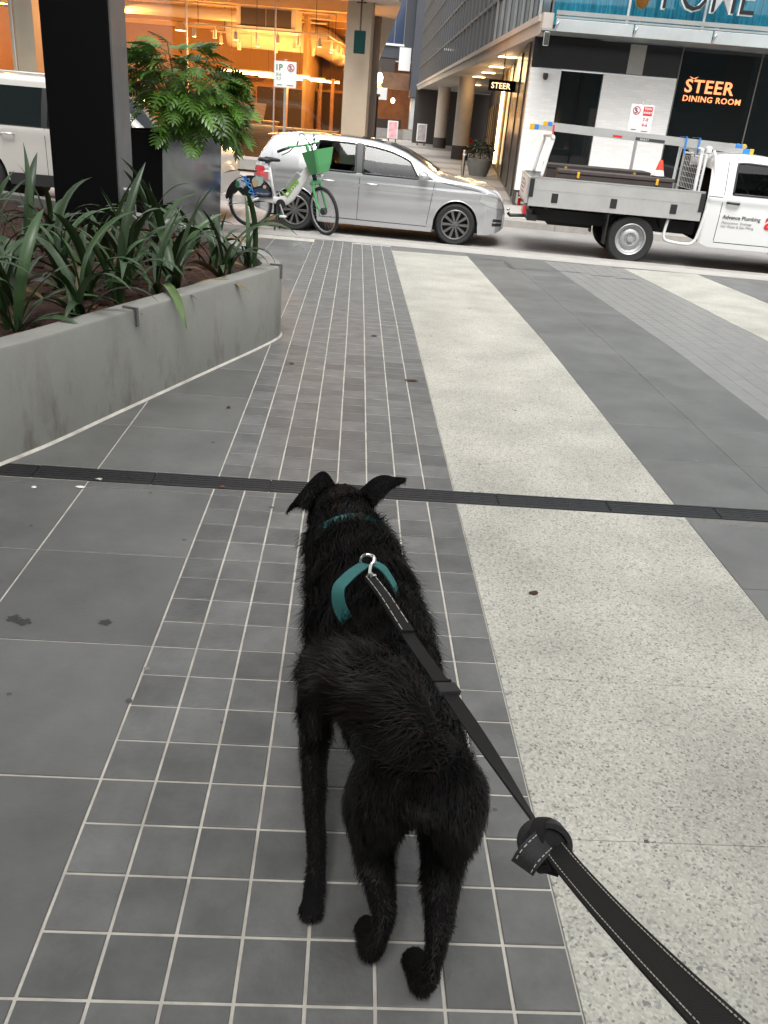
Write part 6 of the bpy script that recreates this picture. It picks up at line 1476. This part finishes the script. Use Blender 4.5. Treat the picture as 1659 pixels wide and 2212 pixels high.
# collar and harness: teal webbing
def band(pts, w, m_, nm, parent, up=None, th=.003, closed=False):
    P_ = catmull(pts, 6); b = B(); rw = []
    for i, p in enumerate(P_):
        t = (P_[min(i+1, len(P_)-1)]-P_[max(i-1, 0)]).normalized(); u_ = up(p) if up else Vector((0, 0, 1)); s_ = t.cross(u_).normalized(); n_ = s_.cross(t).normalized()
        rw.append([p-s_*w/2-n_*th/2, p-s_*w/2+n_*th/2, p+s_*w/2+n_*th/2, p+s_*w/2-n_*th/2])
    k = len(rw); b.add([v for r2_ in rw for v in r2_], [(i*4+j, i*4+(j+1) % 4, i*4+4+(j+1) % 4, i*4+4+j) for i in range(k-1) for j in range(4)]+[(3, 2, 1, 0), ((k-1)*4, (k-1)*4+1, (k-1)*4+2, (k-1)*4+3)])
    return b.build(nm, m_, parent, smooth=30)
def ringpts(c, t, rx, rz_, a0, a1, n=14):
    t = Vector(t).normalized(); u_ = t.cross(Vector((0, 0, 1))).normalized(); w_ = u_.cross(t); return [Vector(c)+u_*rx*math.cos(a)+w_*rz_*math.sin(a) for a in np.linspace(a0, a1, n)]
cc = Vector((.034, 1.935, .485)); tdir = Vector((-.25, .9, .35))
band(ringpts(cc, tdir, .103, .098, 0, 2*math.pi), .022, 'teal', 'collar', dog, up=lambda p: p-cc)
hc = Vector((.085, 1.70, .40)); hd = Vector((-.15, 1, .1))
RING = Vector((.078, 1.668, .572))
band([RING+Vector((-.005, -.004, .002)), (.052, 1.630, .577), (.030, 1.597, .572), (.014, 1.572, .558), (.022, 1.560, .515), (.06, 1.56, .45)], .030, 'teal', 'harness_strap', dog, up=lambda p: p-Vector((.085, 1.64, .38)))
band([RING+Vector((.005, -.002, .002)), (.100, 1.662, .575), (.122, 1.65, .562), (.150, 1.64, .51), (.16, 1.63, .40)], .024, 'teal', 'harness_strap', dog, up=lambda p: p-Vector((.085, 1.66, .38)))
b = B(); b.tube([RING+Vector((.017*math.cos(a), .004, .017*math.sin(a)+.006)) for a in np.linspace(0, 2*math.pi, 17)], .0035, 8); b.build('harness_ring', 'chrome', dog, smooth=True)

# ------------------------------------------------------------------ leash
ls = thing('leash', 'black webbing dog leash with white stitching and a knot, running up towards the walker', 'leash')
def ray_pt(px, py, z):
    """point at height z seen at that spot of the picture, used once to lay out the leash's real path"""
    d = _ir*((px-829.5)/1800)-_iu*((py-1106)/1800)+_fw; t = (z-CAM_H)/d.z; return Vector((d.x*t, d.y*t, CAM_H+d.z*t))
LP = [ray_pt(800, 1248, .572), ray_pt(832, 1290, .578), ray_pt(880, 1365, .590), ray_pt(968, 1490, .632), ray_pt(1060, 1625, .690), ray_pt(1135, 1740, .745), ray_pt(1180, 1808, .78)]
up_ = lambda p: Vector((0, .35, 1))
band(LP[:3], .028, 'strap', 'end_loop', ls, up=up_, th=.007)
band([p+Vector((0, 0, -.004)) for p in LP[1:]], .027, 'strap', 'strap', ls, up=lambda p: Vector((lerp(0, 1.3, min(1, max(0, (1.05-p.y)/.36))**1.5), .35, 1)), th=.003)
LQ = [ray_pt(1185, 1818, .785), ray_pt(1235, 1880, .825), ray_pt(1310, 1965, .89), ray_pt(1410, 2070, .97), ray_pt(1530, 2190, 1.05), ray_pt(1650, 2310, 1.12)]
band(LQ, .0285, 'strap', 'strap', ls, up=lambda p: Vector((-.25, .5, 1)), th=.003)
def stitches(path, off, nm, up, lift=.0022, l=.0032, gap=.0035, r=.0006, n=10, solid=False):
    P_ = catmull(path, n*4); b = B(); acc = 0; seg = []
    for i in range(len(P_)-1):
        t = (P_[i+1]-P_[i]).normalized(); u_ = up(P_[i]); s_ = t.cross(u_).normalized(); n_ = s_.cross(t); seg.append(P_[i]+s_*off+n_*lift)
    if solid: b.tube(seg, r, 4)
    else:
        d = 0; start = seg[0]; on = True; cur = [seg[0]]
        for i in range(1, len(seg)):
            d += (seg[i]-seg[i-1]).length
            if on: cur.append(seg[i])
            if d > (l if on else gap):
                if on: b.tube([cur[0], cur[-1]], r, 4)
                on = not on; cur = [seg[i]]; d = 0
    return b.build(nm, 'thread', ls, fix=False)
for s in (-1, 1):
    stitches(LQ, s*.0108, 'stitching', lambda p: Vector((-.25, .5, 1)), n=16, r=.00055)
    stitches(LP[:3], s*.0105, 'stitching', up_, lift=.0042, n=10, r=.0008, l=.02, gap=.004)
# plastic keeper on the strap
kp = LP[3]; td = (LP[4]-LP[2]).normalized(); s_ = td.cross(Vector((0, .35, 1))).normalized(); n_ = s_.cross(td); k4 = Matrix(((s_.x, td.x, n_.x, kp.x), (s_.y, td.y, n_.y, kp.y), (s_.z, td.z, n_.z, kp.z), (0, 0, 0, 1)))
B().cbox(-.0195, .0195, -.022, .012, -.007, .0045, .002, k4).build('keeper', 'strap_grey', ls)
B().cbox(-.0175, .0175, -.04, -.034, -.006, .002, .001, k4).build('keeper_loop', 'strap', ls)
# snap hook between ring and strap
hk = [RING+Vector((.004, .004, .02)), RING+Vector((.012, -.004, .022)), RING+Vector((.012, -.014, .014)), RING+Vector((.006, -.022, .009)), LP[0]+Vector((-.002, 0, .002)), LP[0]]
B().tube(catmull(hk, 4), .0042, 8).build('snap_hook', 'chrome', ls, smooth=True)
for k in range(4):
    q = LP[0]+Vector((.004*math.cos(k*1.7), .004*math.sin(k*1.7), .006)); B().cbox(-.009, .009, -.003, .003, -.002, .003, .001, Matrix.Translation(q) @ Euler((.3*k, .5*k, 1.1*k)).to_matrix().to_4x4()).build('clip_part', 'galv', ls)
# knot: strap wound round itself with a short folded tail
kc = ray_pt(1176, 1822, .783); kn = Vector((-.24, -.65, .71)).normalized(); kup = lambda p: kn
b = bmesh.new(); bmesh.ops.create_icosphere(b, subdivisions=3, radius=1, matrix=Matrix.Translation(kc) @ Matrix.Diagonal((.024, .024, .020, 1)))
m_ = bpy.data.meshes.new('knot_core'); b.to_mesh(m_); b.free(); m_.materials.append(M['strap']); set_smooth(m_, True); link('knot_core', m_, ls)
kt = (LQ[1]-LP[-2]).normalized()
band(ringpts(kc, kt, .0265, .0235, 0, 2*math.pi), .019, 'strap_grey', 'knot_turn', ls, up=lambda p: p-kc, th=.006)
band(ringpts(kc+kt*.004, kt+Vector((.9, .5, .1)), .0275, .0245, 0, 2*math.pi), .015, 'strap', 'knot_turn', ls, up=lambda p: p-kc, th=.006)
tl = [ray_pt(1182, 1812, .790), ray_pt(1160, 1832, .806), ray_pt(1142, 1852, .803), ray_pt(1130, 1872, .790)]
band(tl, .027, 'strap_grey', 'knot_tail', ls, up=kup, th=.007)
for s in (-1, 1): stitches(tl, s*.0098, 'tail_stitching', kup, lift=.0040, n=8, r=.0006, l=.004, gap=.003)
band([ray_pt(1190, 1825, .785), ray_pt(1182, 1856, .780), ray_pt(1176, 1886, .770)], .030, 'strap', 'knot_tail', ls, up=kup, th=.006)
print('objects', len(bpy.data.objects))
